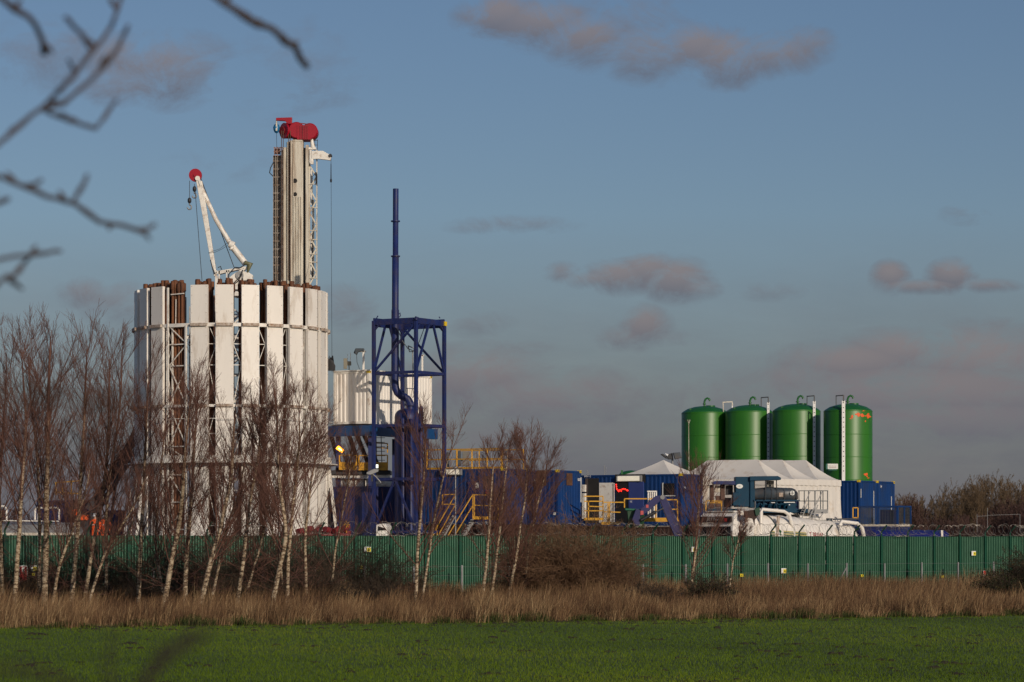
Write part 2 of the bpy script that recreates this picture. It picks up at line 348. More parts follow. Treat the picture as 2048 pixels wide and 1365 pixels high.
# fence line
DA = 1/124.0; DB = (1/163.3-1/124.0)/2048
def fdep(px): return 1/(DA+DB*px)
def fpt(px): Y = fdep(px); return Vector((XX(px, Y), Y, 0))
F0 = fpt(-500); F1 = fpt(2500); FD = (F1-F0).normalized(); FN = Vector((FD.y, -FD.x, 0)); FH = 2.87
g = MB(); a = F0+FD*-60; b = F1+FD*120; up = Vector((0, 0, .004)); off = -FN*160
g.add([a+up, b+up, b+off+up, a+off+up], [(0, 1, 2, 3)]); tag(g.build('gravel_pad', m_gravel), kind='structure')

# ------------------------------------------------------------------ green fence with razor wire
fen = thing('security_fence', F0, 'long green corrugated metal fence topped with coiled razor wire', 'fence')
s0 = (fpt(1541)-F0).length % 2.05; total = (F1-F0).length; s = s0-2.05; k = 0; posts = []
while s < total: posts.append(s); s += 2.05
for s in posts:
    p = F0+FD*s
    mb = MB(); hh_ = FH+random.uniform(-.015, .015); nr = 14; pr_ = 1.95/nr; vs = []
    for i in range(nr):
        for f, o_ in ((0, 1), (.18, 0), (.34, 0), (.52, 1)): q_ = p+FD*(.05+(i+f)*pr_)-FN*(.045*o_); vs += [(q_.x, q_.y, .05), (q_.x, q_.y, hh_)]
    q_ = p+FD*2.0-FN*.045; vs += [(q_.x, q_.y, .05), (q_.x, q_.y, hh_)]
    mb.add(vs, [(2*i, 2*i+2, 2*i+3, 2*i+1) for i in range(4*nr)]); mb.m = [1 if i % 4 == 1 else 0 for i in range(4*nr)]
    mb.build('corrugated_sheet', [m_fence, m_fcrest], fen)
    mb = MB(); q = p-FN*.005; mb.bar(q+FN*.03, q+FN*.03+Vector((0, 0, FH+.04)), .12, .10, up=FN)
    top = q+FN*.03+Vector((0, 0, FH+.04)); mb.bar(top, top+Vector((0, 0, .2)), .07, .06, up=FN); k1 = top+Vector((0, 0, .18)); mb.bar(k1, k1+FN*.42+Vector((0, 0, .38)), .065, .06)
    mb.build('fence_post', m_fpost, fen)
mb = MB(); mb.bar(F0-FN*.10+Vector((0, 0, 2.4)), F1-FN*.10+Vector((0, 0, 2.4)), .05, .08); mb.bar(F0-FN*.10+Vector((0, 0, .6)), F1-FN*.10+Vector((0, 0, .6)), .05, .08); mb.build('fence_rail', m_fpost, fen)
# coil: irregular loops
pts = []; s = 18.0; ph = 0
rr = .30; cz = FH+.34
while s < total:
    ph += 2*PI/16; s += (.30+.16*math.sin(s*1.3)+.09*math.sin(s*3.1+1))/16
    r = rr*(1+.14*math.sin(s*2.2)+.08*math.sin(s*7))
    c = F0+FD*(s+.10*math.cos(ph)*0+ .16*math.sin(ph*.37))+FN*(.22); pts.append(c+FD*(r*.80*math.cos(ph))+FN*(r*.55*math.cos(ph+.6))+Vector((0, 0, cz+r*math.sin(ph)+.03*math.sin(s*1.7))))
A = np.array([[tuple(p) for p in pts]]); v, q = sweep(A, np.full((1, len(pts)), .0075), 4); fastmesh('razor_wire', v, q, m_wire, fen)
# inner wire stock fence
wf = thing('wire_fence', F0+FN*1.3, 'low wire fence with grey posts in front of the green fence', 'fence')
W0 = F0+FN*1.3; s = ((fpt(1604)-F0).length-.8) % 2.85
hw = 1.42
while s < total:
    p = W0+FD*s; mb = MB(); mb.bar(p, p+Vector((0, 0, hw+random.uniform(-.03, .03))), .085, .06, up=FN); mb.bar(p+FD*.05, p+FD*.05+Vector((0, 0, hw*.98)), .02, .02, up=FN); mb.build('post', m_grey, wf)
    if int(s/2.85) % 6 == 3: mb = MB(); mb.bar(p+FD*-.9, p+Vector((0, 0, hw*.85)), .05); mb.build('strut', m_grey, wf)
    s += 2.85
for z in (hw-.03, .95, .5):
    P_ = [(W0+FD*t+Vector((0, 0, z-.03*abs(math.sin(t*PI/2.85))))) for t in np.arange(0, total, .7)]
    v, q = sweep(np.array([[tuple(x) for x in P_]]), np.full((1, len(P_)), .006), 3); fastmesh('strand', v, q, m_grey, wf)

# ------------------------------------------------------------------ signs
def sign(px, py, w, h, style, label):
    d = fdep(px); p = fpt(px)+FN*.10; z = ZZ(py, d); sc = F/d; ww = w/sc/.82; hh = h/sc
    t = thing('warning_sign', (p.x, p.y, z), label, 'sign', 'signs on the green fence')
    def plate(name, x0, x1, z0, z1, o, m):
        mb = MB(); a = p+FD*x0*ww+FN*o; b = p+FD*x1*ww+FN*o
        mb.poly([(a.x, a.y, z+z0*hh), (b.x, b.y, z+z0*hh), (b.x, b.y, z+z1*hh), (a.x, a.y, z+z1*hh)], -FN*.012); return mb.build(name, m, t)
    def tri(x, zc, r, o, m):
        mb = MB(); c = p+FD*x*ww+FN*o; mb.poly([tuple(c+FD*(-r)*hh+Vector((0, 0, z+(zc-r*.8)*hh))), tuple(c+FD*r*hh+Vector((0, 0, z+(zc-r*.8)*hh))), tuple(c+Vector((0, 0, z+(zc+r)*hh)))], -FN*.01); mb.build('symbol', m, t)
    if style == 'wy':
        plate('plate', -.5, .5, -.5, .5, 0, m_signw); plate('yellow_field', -.1, .48, -.46, .30, .008, m_signy); tri(.19, -.05, .20, .016, m_black); plate('notice', -.46, -.16, .05, .4, .008, m_signw)
    elif style == 'y':
        plate('plate', -.5, .5, -.5, .5, 0, m_signy); tri(0, 0, .24, .010, m_black)
    elif style == 'r':
        plate('plate', -.5, .5, -.5, .5, 0, m_signw); plate('red_field', -.46, .46, 0, .46, .008, m_signr); plate('picture', -.2, .3, -.4, -.05, .008, m_black)
    elif style == 'box':
        plate('plate', -.5, .5, -.5, .5, 0, m_signr); plate('notice', -.15, .15, .12, .4, .012, m_signw)
        for (a0, a1, b0, b1) in ((-.5, -.42, -.5, .5), (.42, .5, -.5, .5), (-.42, .42, .44, .5), (-.42, .42, -.5, -.44)): plate('edge_strip', a0, a1, b0, b1, .01, m_signw)
        plate('red_field', -.25, .25, -.36, -.24, .008, m_red)
    elif style == 'b': plate('plate', -.5, .5, -.5, .5, 0, mat('beige_board', (.10, .09, .045), .7)); plate('notice', -.3, .3, .1, .3, .008, m_clod)
for a in [(733, 1099, 13, 10, 'wy', 'white and yellow sign high on the dark fence left of the blue tower pipes'), (633, 1139, 12, 9, 'wy', 'white and yellow sign low on the shaded fence among birch trunks'),
          (722, 1135, 9, 6, 'y', 'small yellow sign below the white and yellow sign near the blue tower'), (1031, 1151, 8, 6, 'y', 'small yellow sign beside the brown bramble bush'),
          (1385, 1099, 9, 10, 'wy', 'white and yellow sign beside the lone birch near the truck cab'), (1481, 1151, 7, 6, 'y', 'small yellow sign under the white truck cab'),
          (1565, 1142, 11, 10, 'wy', 'white and yellow sign low on the fence below the green clover emblem'), (1722, 1152, 6, 5, 'y', 'small yellow sign below the rear end of the white tanker'),
          (1883, 1154, 7, 5, 'y', 'rightmost of the small yellow signs, near the end of the blue tarp'), (1945, 1107, 10, 9, 'wy', 'white and yellow sign high on the fence at the right with wire coils above'),
          (1967, 1150, 7, 17, 'r', 'red and white sign above the dark scrub at the right'), (2037, 1147, 11, 8, 'wy', 'yellow and white sign at the right edge behind the dark bush'),
          (44, 1148, 16, 33, 'box', 'tall red notice board with white border at the far left'), (65, 1137, 12, 11, 'wy', 'white and yellow sign beside the tall red notice board'),
          (64, 1149, 6, 6, 'y', 'tiny yellow sign hung below another beside the red board'), (389, 1155, 7, 5, 'y', 'small yellow sign behind two leaning birch trunks left of centre'), (103, 1141, 11, 22, 'b', 'faded beige board on the shaded fence beside a thick birch')]: sign(*a)

# ------------------------------------------------------------------ pipe carousel
CC = Vector((XX(463, 150), 150, 0)); RAD = 5.05; ZT = 15.68
car = thing('pipe_carousel', CC, 'huge ring of tall white vertical panels with rusty pipes behind, supported by a white frame', 'pipe rack')
def cp(th, r, x=0, z=0):
    n = Vector((math.sin(th), -math.cos(th), 0)); t = Vector((math.cos(th), math.sin(th), 0)); return CC+n*r+t*x+Vector((0, 0, z))
angs = [(-4-15*i) for i in range(24)]
angs = [a if a > -180 else a+360 for a in angs]
skip = (-154, 176, 161)
names = {-79: 'leftmost grey panel', -64: 'second panel from the left', -49: 'third panel from the left', -19: 'first broad sunlit panel right of the open bay', -4: 'panel left of the crane column', 11: 'panel right of the crane column',
         26: 'broad panel second right of the crane column', 41: 'panel below the derrick', 56: 'third panel from the right', 71: 'narrow panel near the right end', 86: 'last panel at the right end'}
zsec = [(.9, 6.75), (6.9, 9.45), (9.6, 13.58), (13.72, ZT)]
prng = random.Random(3)
for a in angs:
    if a in skip: continue
    th = math.radians(a+5.63); tv = Vector((math.cos(th), math.sin(th), 0)); nv = Vector((math.sin(th), -math.cos(th), 0))
    w = .455
    if a != -34:
        mb = MB()
        for (z0, z1) in zsec:
            mb.bar(cp(th, RAD, 0, z0), cp(th, RAD, 0, z1), 2*w, .03, up=nv)
            for sgn in (-1, 1): mb.bar(cp(th, RAD-.08, sgn*(w-.012), z0), cp(th, RAD-.08, sgn*(w-.012), z1), .024, .13, up=nv)
        mb.mi = 1
        for (z0, z1) in zsec:
            n = int((z1-z0)/.42)
            for i in range(n+1):
                for sgn in (-1, 1):
                    p = cp(th, RAD+.022, sgn*(w-.07), z0+.08+i*(z1-z0-.16)/max(n, 1)); mb.bar(p-nv*.01, p+nv*.012, .028, .028)
        mb.build('panel', [m_white, m_rust2], car)
        for (z, hh) in ((13.65, .15), (9.52, .13)):
            mb = MB(); mb.bar(cp(th, RAD+.09, -.43, z), cp(th, RAD+.09, .43, z), .12, hh); mb.build('bumper', m_rust2, car)
    # frame posts
    mb = MB()
    for sgn in (-1, 1): mb.bar(cp(th, RAD-.26, sgn*.39, .3), cp(th, RAD-.26, sgn*.39, 13.7), .08, .08, up=nv)
    for sgn in (-1, 1): mb.bar(cp(th, RAD-1.3, sgn*.30, .3), cp(th, RAD-1.3, sgn*.30, 15.2), .05, .05, up=nv)
    for z in (3.0, 6.8, 9.5, 13.65): mb.bar(cp(th, RAD-.26, .41, z), cp(th, RAD-1.3, .30, z), .04, .04); mb.bar(cp(th, RAD-.26, -.41, z), cp(th, RAD-1.3, -.30, z), .04, .04)
    mb.build('upright_frame', m_white2, car)
    if a == -34:
        mb = MB(); zz = [13.65, 12.68, 11.58, 9.52, 7.45, 6.75, 6.0, 4.6, 3.2, 1.6]; sg = 1
        for i in range(len(zz)-1):
            mb.bar(cp(th, RAD-.16, -.5, zz[i]), cp(th, RAD-.16, .5, zz[i]), .05 if i else .11, .055 if i else .12)
            mb.bar(cp(th, RAD-.16, -.5*sg, zz[i]-.06), cp(th, RAD-.16, .5*sg, zz[i+1]+.06), .05, .04)
            if i in (2, 3): mb.bar(cp(th, RAD-.16, .5*sg, zz[i]-.06), cp(th, RAD-.16, -.5*sg, zz[i+1]+.06), .05, .04)
            sg = -sg
        mb.build('open_bay_bracing', m_white2, car); mb = MB(); mb.bar(cp(th, RAD-.2, -.46, 15.25), cp(th, RAD-.2, .36, 15.28), .05, .05); mb.bar(cp(th, RAD-.2, -.14, 15.0), cp(th, RAD-.2, -.16, 13.7), .035, .03); mb.build('pipe_strap', m_white2, car)
        for sgn in (-1, 1):
            mb = MB(); mb.bar(cp(th, RAD-.08, sgn*.56, .3), cp(th, RAD-.08, sgn*.56, 15.6 if sgn < 0 else 13.62), .085, .085, up=nv); mb.build('open_bay_post', m_white2, car)
    # bracing in the gap to the next bay
    if a-15 not in skip and not (a-15 <= -180):
        t2 = math.radians(a-15+5.63); mb = MB(); zz = [13.65, 12.68, 11.6, 9.52, 8.1, 6.8, 5.2, 3.4, 1.4]; sg = (int(a) % 2)*2-1
        for i in range(len(zz)-1):
            L_ = cp(t2, RAD-.3, .42, 0); R_ = cp(th, RAD-.3, -.42, 0)
            if sg > 0: L_, R_ = R_, L_
            mb.bar(cp(t2, RAD-.3, .42, zz[i]), cp(th, RAD-.3, -.42, zz[i]), .035, .035); mb.bar(L_+Vector((0, 0, zz[i])), R_+Vector((0, 0, zz[i+1])), .03, .028); sg = -sg
        if abs(a) < 100: mb.build('cross_brace', m_white2, car)
    # slanting leg
    mb = MB(); mb.bar(cp(th, RAD+.08, .32, 6.5), cp(th, RAD+.85, .32, .02), .14, .14); mb.bar(cp(th, RAD+.08, -.32, 6.5), cp(th, RAD+.85, -.32, .02), .14, .14); mb.bar(cp(th, RAD+.60, -.3, 2.1), cp(th, RAD+.60, .3, 2.1), .08, .08)
    if a in (-94, -79, -64, 86, 101) or abs(a) > 101: mb.build('slanting_leg', m_white2, car)
    # pipes: individually standing
    full = abs(a) < 100
    grid = [(x, r) for r in ((RAD-.50, RAD-.74, RAD-1.0) if full else (RAD-.6,)) for x in (-.34, -.115, .115, .34)]
    for i, (x, r) in enumerate(grid):
        if full: lab = ('rusty drill pipe standing in the open bay with no panel' if a == -34 else 'rusty drill pipe standing behind the '+names.get(a, 'white panel'))
        else: lab = 'rusty drill pipe standing in the far half of the white ring'
        if i == 0 or (a, 'src') not in globals():
            pass
        key = 'pipesrc'
        zt = 15.86+prng.uniform(-.13, .20)
        if key not in globals():
            mb = MB(); mb.tube([(0, 0, 0), (0, 0, 15.55)], .075, 8); mb.tube([(0, 0, 15.55), (0, 0, 15.6), (0, 0, 15.98), (0, 0, 16.0)], [.075, .11, .11, .085], 8)
            src = mb.build('drill_pipe', m_rust, local=True); globals()[key] = src; o = src
        else:
            o = globals()[key].copy(); COL.objects.link(o)
        p = cp(th, (r if a != -34 else RAD-.3-(RAD-r-.50)*.5)+prng.uniform(-.06, .06), x*(.92 if a != -34 else .85)+prng.uniform(-.04, .04)-(.14 if a == -34 else 0)); sc_ = prng.uniform(.9, 1.2); o.scale = (sc_, sc_, 1); o.location = (p.x, p.y, zt-16.0+.01); o.rotation_euler = (0, 0, prng.uniform(0, 6))
        tag(o, lab, 'drill pipe', 'rusty drill pipes standing in the white ring')
# rings
def ring(name, r, z, w, h, m, a0=-180, a1=180, step=5):
    mb = MB(); A_ = [math.radians(x) for x in range(a0, a1+1, step)]
    for i in range(len(A_)-1): mb.bar(cp(A_[i], r, 0, z), cp(A_[i+1], r, 0, z), w, h)
    return mb.build(name, m, car)
ring('upper_ring_beam', RAD-.10, 13.65, .12, .18, m_white2); ring('middle_ring_beam', RAD-.08, 9.52, .12, .13, m_white2); ring('lower_ring_beam', RAD+.14, 6.82, .16, .34, m_white2)
ring('lower_ring_ledge', RAD+.3, 6.62, .5, .05, m_white2); ring('middle_rail', RAD+.25, 8.85, .03, .03, m_white2)
ring('base_ring', RAD+.9, .3, .4, .3, m_white2); ring('centre_ring', 2.2, 13.0, .1, .2, m_white2)

# ------------------------------------------------------------------ crane in the ring
D = 150
cr = thing('knuckle_crane', (XX(457, D), D, 0), 'white A-frame crane with a red sheave wheel rising from the middle of the ring', 'crane')
mb = MB(); x0, x1 = XX(433, D), XX(480, D)
for x in (x0, x1):
    for y in (D, D+1.3): mb.bar((x, y, 0), (x, y, ZZ(552, D)), .14, .14)
z = 3.0; sg = 1
while z < 15.4:
    zn = z+1.05
    for y in (D, D+1.3): mb.bar((x0 if sg > 0 else x1, y, z), (x1 if sg > 0 else x0, y, zn), .09, .09); mb.bar((x0, y, zn), (x1, y, zn), .08, .08)
    for x in (x0, x1): mb.bar((x, D if sg > 0 else D+1.3, z), (x, D+1.3 if sg > 0 else D, zn), .08, .08)
    z = zn; sg = -sg
mb.build('lattice_mast', m_white2, cr)
mb = MB(); mb.pbox(467, 483, 583, 592, D-.1, 1.5); mb.pbox(467, 482, 572, 579, D-.1, 1.5); mb.build('mast_collar', m_white2, cr, bevel=.01)
mb = MB(); q = lambda x, y, d=D: P(x, y, d)
mb.poly([q(425, 549), q(433, 545), q(430, 548), q(403, 364), q(397, 358), q(390, 362), q(394, 372)][::-1][:0] or [q(424, 538), q(431, 536), q(404, 362), q(392, 362)], (0, .35, 0)); mb.poly([q(424, 538), q(431, 536), q(433, 552), q(428, 553)], (0, .35, 0)); mb.build('boom', m_white2, cr, bevel=.02)
mb = MB(); mb.tube([q(397, 363, D+.2), q(432, 440, D+.2), q(462, 490, D+.2)], [.10, .12, .13], 10); mb.tube([q(462, 490, D+.2), q(491, 528, D+.2)], .17, 10); mb.build('stay_strut', m_white2, cr)
mb = MB(); mb.tube([q(459, 488, D+.1), q(468, 492, D+.1)], .2, 10); mb.tube([q(462, 496, D+.0), q(464, 499, D+.0)], .13, 8); mb.build('strut_clamp', m_white2, cr)
mb = MB(); c = q(391, 351, D+.17); mb.tube([c-Vector((0, .11, 0)), c+Vector((0, .11, 0))], .34, 26, smooth=False); mb.tube([c-Vector((0, .16, 0)), c+Vector((0, .16, 0))], .10, 12); mb.build('sheave_wheel', m_red, cr, bevel=.015)
mb = MB(); mb.tube([q(395, 357, D-.05), q(395, 357, D+.45)], .13, 12); mb.bar(q(397, 356, D+.02), q(402, 372, D+.02), .14, .1); mb.build('boom_head', m_white2, cr)
# top deck of the crane
mb = MB(); mb.poly([q(431, 545), q(436, 542), q(480, 535), q(492, 533), q(492, 537), q(470, 541), q(436, 549)], (0, .5, 0))
for x in (431, 437, 452, 456): mb.pbox(x, x+2.6, 541, 572, D, .12)
mb.build('top_frame', m_white2, cr)
mb = MB(); mb.poly([q(458, 556), q(466, 549), q(487, 536), q(492, 538), q(483, 546), q(481, 572), q(466, 572)], (0, .45, 0)); mb.build('gusset_plate', m_white2, cr, bevel=.02)
mb = MB(); mb.poly([q(485, 543), q(496, 544), q(506, 551), q(504, 557), q(507, 559), q(500, 560), q(486, 562)], (0, .5, 0)); mb.build('winch_guard', m_white2, cr, bevel=.03)
mb = MB(); c = q(480, 552, D+.25); mb.tube([c-Vector((0, .3, 0)), c+Vector((0, .3, 0))], .22, 16); mb.build('winch_drum', m_grey, cr)
mb = MB(); mb.tube([q(489, 526, D), q(500, 529, D), q(495, 545, D)], [.12, .18, .05], 8); mb.build('grease_cover', mat('olive_grease', (.12, .12, .06), .5), cr)
def wire(name, pts, r, parent, m=m_dark, n=5): mb = MB(); mb.tube(pts, r, n); return mb.build(name, m, parent)
for pts in ([(490, 530), (480, 536), (470, 535), (458, 548), (457, 560)], [(486, 540), (478, 556), (468, 566)], [(484, 548), (477, 562), (466, 570)], [(430, 548), (424, 533), (421, 520)], [(436, 536), (441, 533), (443, 540)]): wire('hose', [q(x, y, D-.08) for x, y in pts], .028, cr)
wire('stay_rope', [q(402, 358, D+.2), q(468, 535, D+.4)], .022, cr); wire('hoist_rope', [q(390, 378, D), q(404, 562, D-1.5)], .016, cr)
wire('signal_cable', [q(417, 506), q(440, 498), q(459, 483)], .010, cr); wire('signal_cable', [q(417, 507), q(430, 505), q(445, 498), q(460, 488)], .010, cr)
def hook(px, y0, y1, yh, label):
    t = thing('crane_hook', q(px, y0), label, 'hook', 'hooks hanging from the white crane')
    wire('rope', [q(px, y0), q(px, y1)], .016, t)
    mb = MB(); a = q(px, y1); mb.tube([a, a-Vector((0, 0, .08)), a-Vector((0, 0, .22)), a-Vector((0, 0, .30))], [.05, .10, .10, .04], 10); mb.build('weight', m_dark, t)
    mb = MB(); z0 = a.z-.30; L = []; 
    for i in range(11):
        th = math.radians(90-i*27); L.append((a.x+.11*math.cos(th), a.y, z0-.20+.12*math.sin(th)))
    mb.tube([(a.x, a.y, z0+.02)]+L, .035, 7); mb.build('hook', m_grey, t)
hook(379, 362, 396, 420, 'large dark hook hanging lowest from the left of the red sheave wheel'); hook(389, 368, 373, 384, 'small dark hook hanging close beneath the crane boom head')

# ------------------------------------------------------------------ derrick mast
D = 159
dk = thing('drilling_mast', (XX(600, D), D, 0), 'tall stained white drilling mast with a red crown block', 'drilling mast')
Q = lambda x, y, d=D: P(x, y, d)
mb = MB(); mb.pbox(580, 606, 281, 1150, D, .9); mb.pbox(573, 578.5, 284, 1150, D+.12, .8); mb.pbox(578, 581, 282, 1150, D+.3, .6); mb.build('main_column', m_cream, dk, bevel=.03)
mb = MB()
for x in (589, 593.5, 598, 602): mb.tube([Q(x, 394, D-.02), Q(x, 1100, D-.02)], .055, 8)
for x in (575.5, 582, 586): mb.tube([Q(x, 288, D-.01), Q(x, 1100, D-.01)], .03, 6)
mb.build('column_rib', m_cream, dk)
mb = MB(); c = Q(590, 362, D); mb.tube([c-Vector((0, .012, 0)), c+Vector((0, .03, 0))], .13, 16); mb.build('lifting_eye', m_darkpl, dk); mb = MB(); c = Q(590, 389, D); mb.tube([c-Vector((0, .012, 0)), c+Vector((0, .03, 0))], .12, 16); mb.build('lifting_eye', m_darkpl, dk)
mb = MB(); mb.pbox(606.3, 610.7, 296, 1100, D+.25, .5); mb.build('dark_slot', m_dark, dk)
mb = MB(); mb.pbox(611, 617, 290, 1100, D, .5); mb.build('right_channel', m_cream, dk, bevel=.015)
mb = MB(); mb.pbox(566.5, 573, 295, 1100, D+.1, .5); mb.build('left_channel', m_cream, dk, bevel=.015)
mb = MB(); mb.pbox(562.5, 565.5, 300, 1100, D+.05, .3); mb.build('rusty_guide', m_rust2, dk)
mb = MB(); mb.pbox(546, 561.5, 312, 1100, D+.3, .5); mb.build('cable_tray', m_dark, dk)
mb = MB(); mb.pbox(549.5, 554, 314, 1100, D+.22, .06); mb.build('cable_tray_liner', mat('tray_liner', (.10, .085, .065), .7, var=.3), dk)
mb = MB()
for i in range(46): mb.pbox(546, 561, 322+i*16, 323+i*16, D+.2, .04)
for x in (546, 550, 555, 560): mb.pbox(x, x+.7, 312, 1060, D+.18, .04)
mb.build('tray_grille', m_rust2, dk)
mb = MB()
for x in (548, 554, 560, 564): mb.pbox(x, x+1, 294, 312, D+.2, .05); mb.pbox(x, x+1, 294, 312, D+.7, .05)
for y in (295, 303, 311): mb.pbox(547, 565, y, y+1.2, D+.2, .05)
mb.pbox(549, 560, 297, 309, D+.45, .05); mb.build('top_cage', mat('pink_rust', (.33, .19, .15), .8, var=.3), dk)
wire('loop_hose', [Q(547, 325), Q(541, 336, D-.1), Q(539, 346, D-.1), Q(546, 353)], .03, dk)
# ladder lattice
mb = MB(); 
for x in (618, 632.5):
    mb.pbox(x, x+2.2, 300, 1100, D+.3, .12); mb.pbox(x, x+2.2, 300, 1100, D+1.0, .1)
mb.build('lattice_post', m_cream, dk)
mb = MB(); y = 330; sg = 1
while y < 600:
    a, b = (619, 633) if sg > 0 else (633, 619); mb.bar(Q(a, y, D+.36), Q(b, y+24, D+.36), .09, .07); y += 24; sg = -sg
for i, y in enumerate((368, 415, 461, 479, 508, 524, 556)): mb.bar(Q(616, y, D+.28), Q(635, y+1, D+.28), .05, .05)
mb.build('lattice_brace', m_cream, dk)
mb = MB()
for (x, y0, y1) in ((621, 340, 410), (624, 400, 555), (621, 470, 560)): mb.pbox(x, x+4.5, y0, y1, D+.75, .05)
mb.build('lattice_plate', m_white2, dk)
mb = MB(); mb.pbox(631, 634, 345, 368, D+.15, .04); mb.tube([Q(627, 352, D+.1), Q(631, 345, D+.1), Q(634, 350, D+.1), Q(634, 372, D+.1)], .02, 5); mb.build('ladder_hoop', m_dark, dk)
# crown
cb = MB()
for (x, y, r) in ((594, 263, .46), (620.5, 265, .45)):
    c = Q(x, y, D+.45); cb.tube([c-Vector((0, .5, 0)), c-Vector((0, .46, 0)), c+Vector((0, .46, 0)), c+Vector((0, .5, 0))], [r-.05, r, r, r-.05], 28)
cb.pbox(594, 621, 250.5, 279.5, D-.075, 1.05); crown = cb.build('crown_block', m_red, dk)
mb = MB()
for i, x in enumerate((569, 574, 579, 585)):
    c = Q(x, 262, D+.2+.18*i); ax = Vector((.80, .6, 0))*.055; mb.tube([c-ax, c+ax], .44, 26, smooth=False)
mb.build('crown_sheave', m_red, dk, bevel=.01)
mb = MB(); c = Q(577, 262, D+.3); mb.tube([Q(563, 262, D+.2), Q(590, 262, D+.9)], .24, 12); mb.build('sheave_gap', m_redrag, dk)
mb = MB()
for x in (600, 604, 606, 610, 614): mb.pbox(x, x+.8, 252, 279, D-.11, .04)
mb.bar(Q(592, 246, D-.02), Q(621, 249.5, D-.02), .03, .05)
mb.build('crown_rope', m_redrag, dk)
mb = MB(); mb.pbox(584.5, 605, 279.5, 283, D-.03, 1.0); mb.build('crown_seat', m_cream, dk)
for x in (563, 566.5, 577, 580.5): wire('fall_rope', [Q(x, 262, D-.05), Q(x, 560, D-.04)], .022, dk, mat('fall_rope_%d' % int(x), (.10, .055, .035), .7) if x == 563 else bpy.data.materials['fall_rope_563'])
mb = MB(); mb.poly([Q(552, 236), Q(584, 235), Q(584, 248), Q(575, 248), Q(570, 242), Q(552, 241)], (0, .25, 0)); mb.build('crown_jib', m_red, dk, bevel=.01)
mb = MB(); c = Q(626, 284, D+.2); mb.tube([Q(624, 278, D+.2), Q(624, 285, D+.2), Q(626, 296, D+.2), Q(626, 300, D+.2)], [.06, .10, .14, .08], 8); mb.pbox(615, 632, 295, 299, D+.1, .3); mb.pbox(619, 623, 300, 326, D, .25); mb.tube([Q(623, 318, D+.1), Q(623, 329, D+.1)], .12, 8); mb.build('arm_hinge', m_white2, dk)
mb = MB(); mb.poly([Q(622, 302), Q(646, 302), Q(656, 308), Q(663, 309), Q(661, 321), Q(636, 318), Q(622, 319)], (0, .22, 0)); mb.build('side_arm', m_white2, dk, bevel=.015)
mb = MB(); c = Q(661, 312, D+.1); mb.tube([c-Vector((0, .18, 0)), c+Vector((0, .18, 0))], .09, 12); mb.build('arm_sheave', m_dark, dk)
mb = MB(); 
for x in (629, 634.5): mb.pbox(x, x+1, 279, 302, D+.5, .04)
for y in (281, 290): mb.pbox(628, 635, y, y+.9, D+.5, .04)
mb.build('crown_rail', m_dark, dk)
wire('tugger_line', [Q(662, 318), Q(664, 745, D-6)], .011, dk); mb = MB(); mb.tube([Q(662, 328), Q(662, 358), Q(662, 360), Q(662, 365)], [.02, .03, .06, .05], 8); mb.build('line_weight', m_dark, dk)
sb = thing('pulley_block', Q(553, 256), 'blue hanging pulley block under the red jib at the mast top', 'pulley block')
mb = MB(); c = Q(553, 257, D+.1); mb.lathe([(.02, -.28), (.10, -.24), (.17, -.10), (.19, .05), (.14, .18), (.06, .26)], c, 16); mb.build('shell', m_toeb, sb)
mb = MB(); mb.pbox(551.5, 554.5, 247, 262, D-.08, .06); mb.tube([Q(553, 240, D+.1), Q(553, 250, D+.1)], .04, 6); mb.build('strap', m_cream, sb); wire('chain', [Q(553, 264, D+.1), Q(553.5, 296, D+.3)], .012, sb)

# ------------------------------------------------------------------ containers
def container(name, label, N0, z0, Lv, Lu, Hh, m, cat='shipping container', group='blue containers', cast=True, frame=None, cm=None, faces='uv', castset=None):
    t = thing(name, (N0.x, N0.y, z0), label, cat, group, ROT)
    X = Vector((1, 0, 0)); Y = Vector((0, 1, 0)); fr = .12
    for nm, (p0, d, L, nr) in {'end_wall': ((fr, .02, 0), X, Lu-2*fr, -Y), 'side_wall': ((.02, Lv-fr, 0), -Y, Lv-2*fr, -X)}.items():
        mb = MB(); corr(mb, p0, d, L, .14, Hh-.10, nr, .035 if m is m_white else .018, .26); mb.build(nm, m, t, local=True)
    mb = MB(); mb.box(.06, Lu-.06, .06, Lv-.06, Hh-.06, Hh-.02); mb.box(.08, Lu, .08, Lv, .05, .12); mb.build('roof', m, t, local=True)
    mb = MB(); mb.box(Lu-.05, Lu-.02, fr, Lv-fr, .14, Hh-.1); mb.box(fr, Lu-fr, Lv-.05, Lv-.02, .14, Hh-.1); mb.build('rear_wall', m, t, local=True)
    mb = MB()
    for x in (0, Lu-fr):
        for y in (0, Lv-fr): mb.box(x, x+fr, y, y+fr, 0, Hh)
    for z in (.01, Hh-.11):
        for y in (0, Lv-.06): mb.box(fr, Lu-fr, y, y+.06, z, z+(.14 if z < 1 else .10))
        for x in (0, Lu-.06): mb.box(x, x+.06, fr, Lv-fr, z, z+(.14 if z < 1 else .10))
    mb.build('corner_frame', frame or m, t, local=True, bevel=.008)
    if cast:
        for i, (x, y) in enumerate(((0, 0), (Lu, 0), (0, Lv), (Lu, Lv))):
            if castset and i not in castset: continue
            mb = MB(); sx = 1 if x == 0 else -1; sy = 1 if y == 0 else -1
            x0, x1 = sorted((x-sx*.015, x+sx*.17)); y0, y1 = sorted((y-sy*.015, y+sy*.17)); mb.box(x0, x1, y0, y1, Hh-.12, Hh+.02); o = mb.build('corner_casting', cm or m_yel2, t, local=True, bevel=.012)
            mb = MB(); mb.box(min(x0, x1)+.05, max(x0, x1)-.05, min(y-sy*.02, y-sy*.012), max(y-sy*.02, y-sy*.012), Hh-.085, Hh-.02); mb.build('slot', m_dark, o, local=True)
    return t
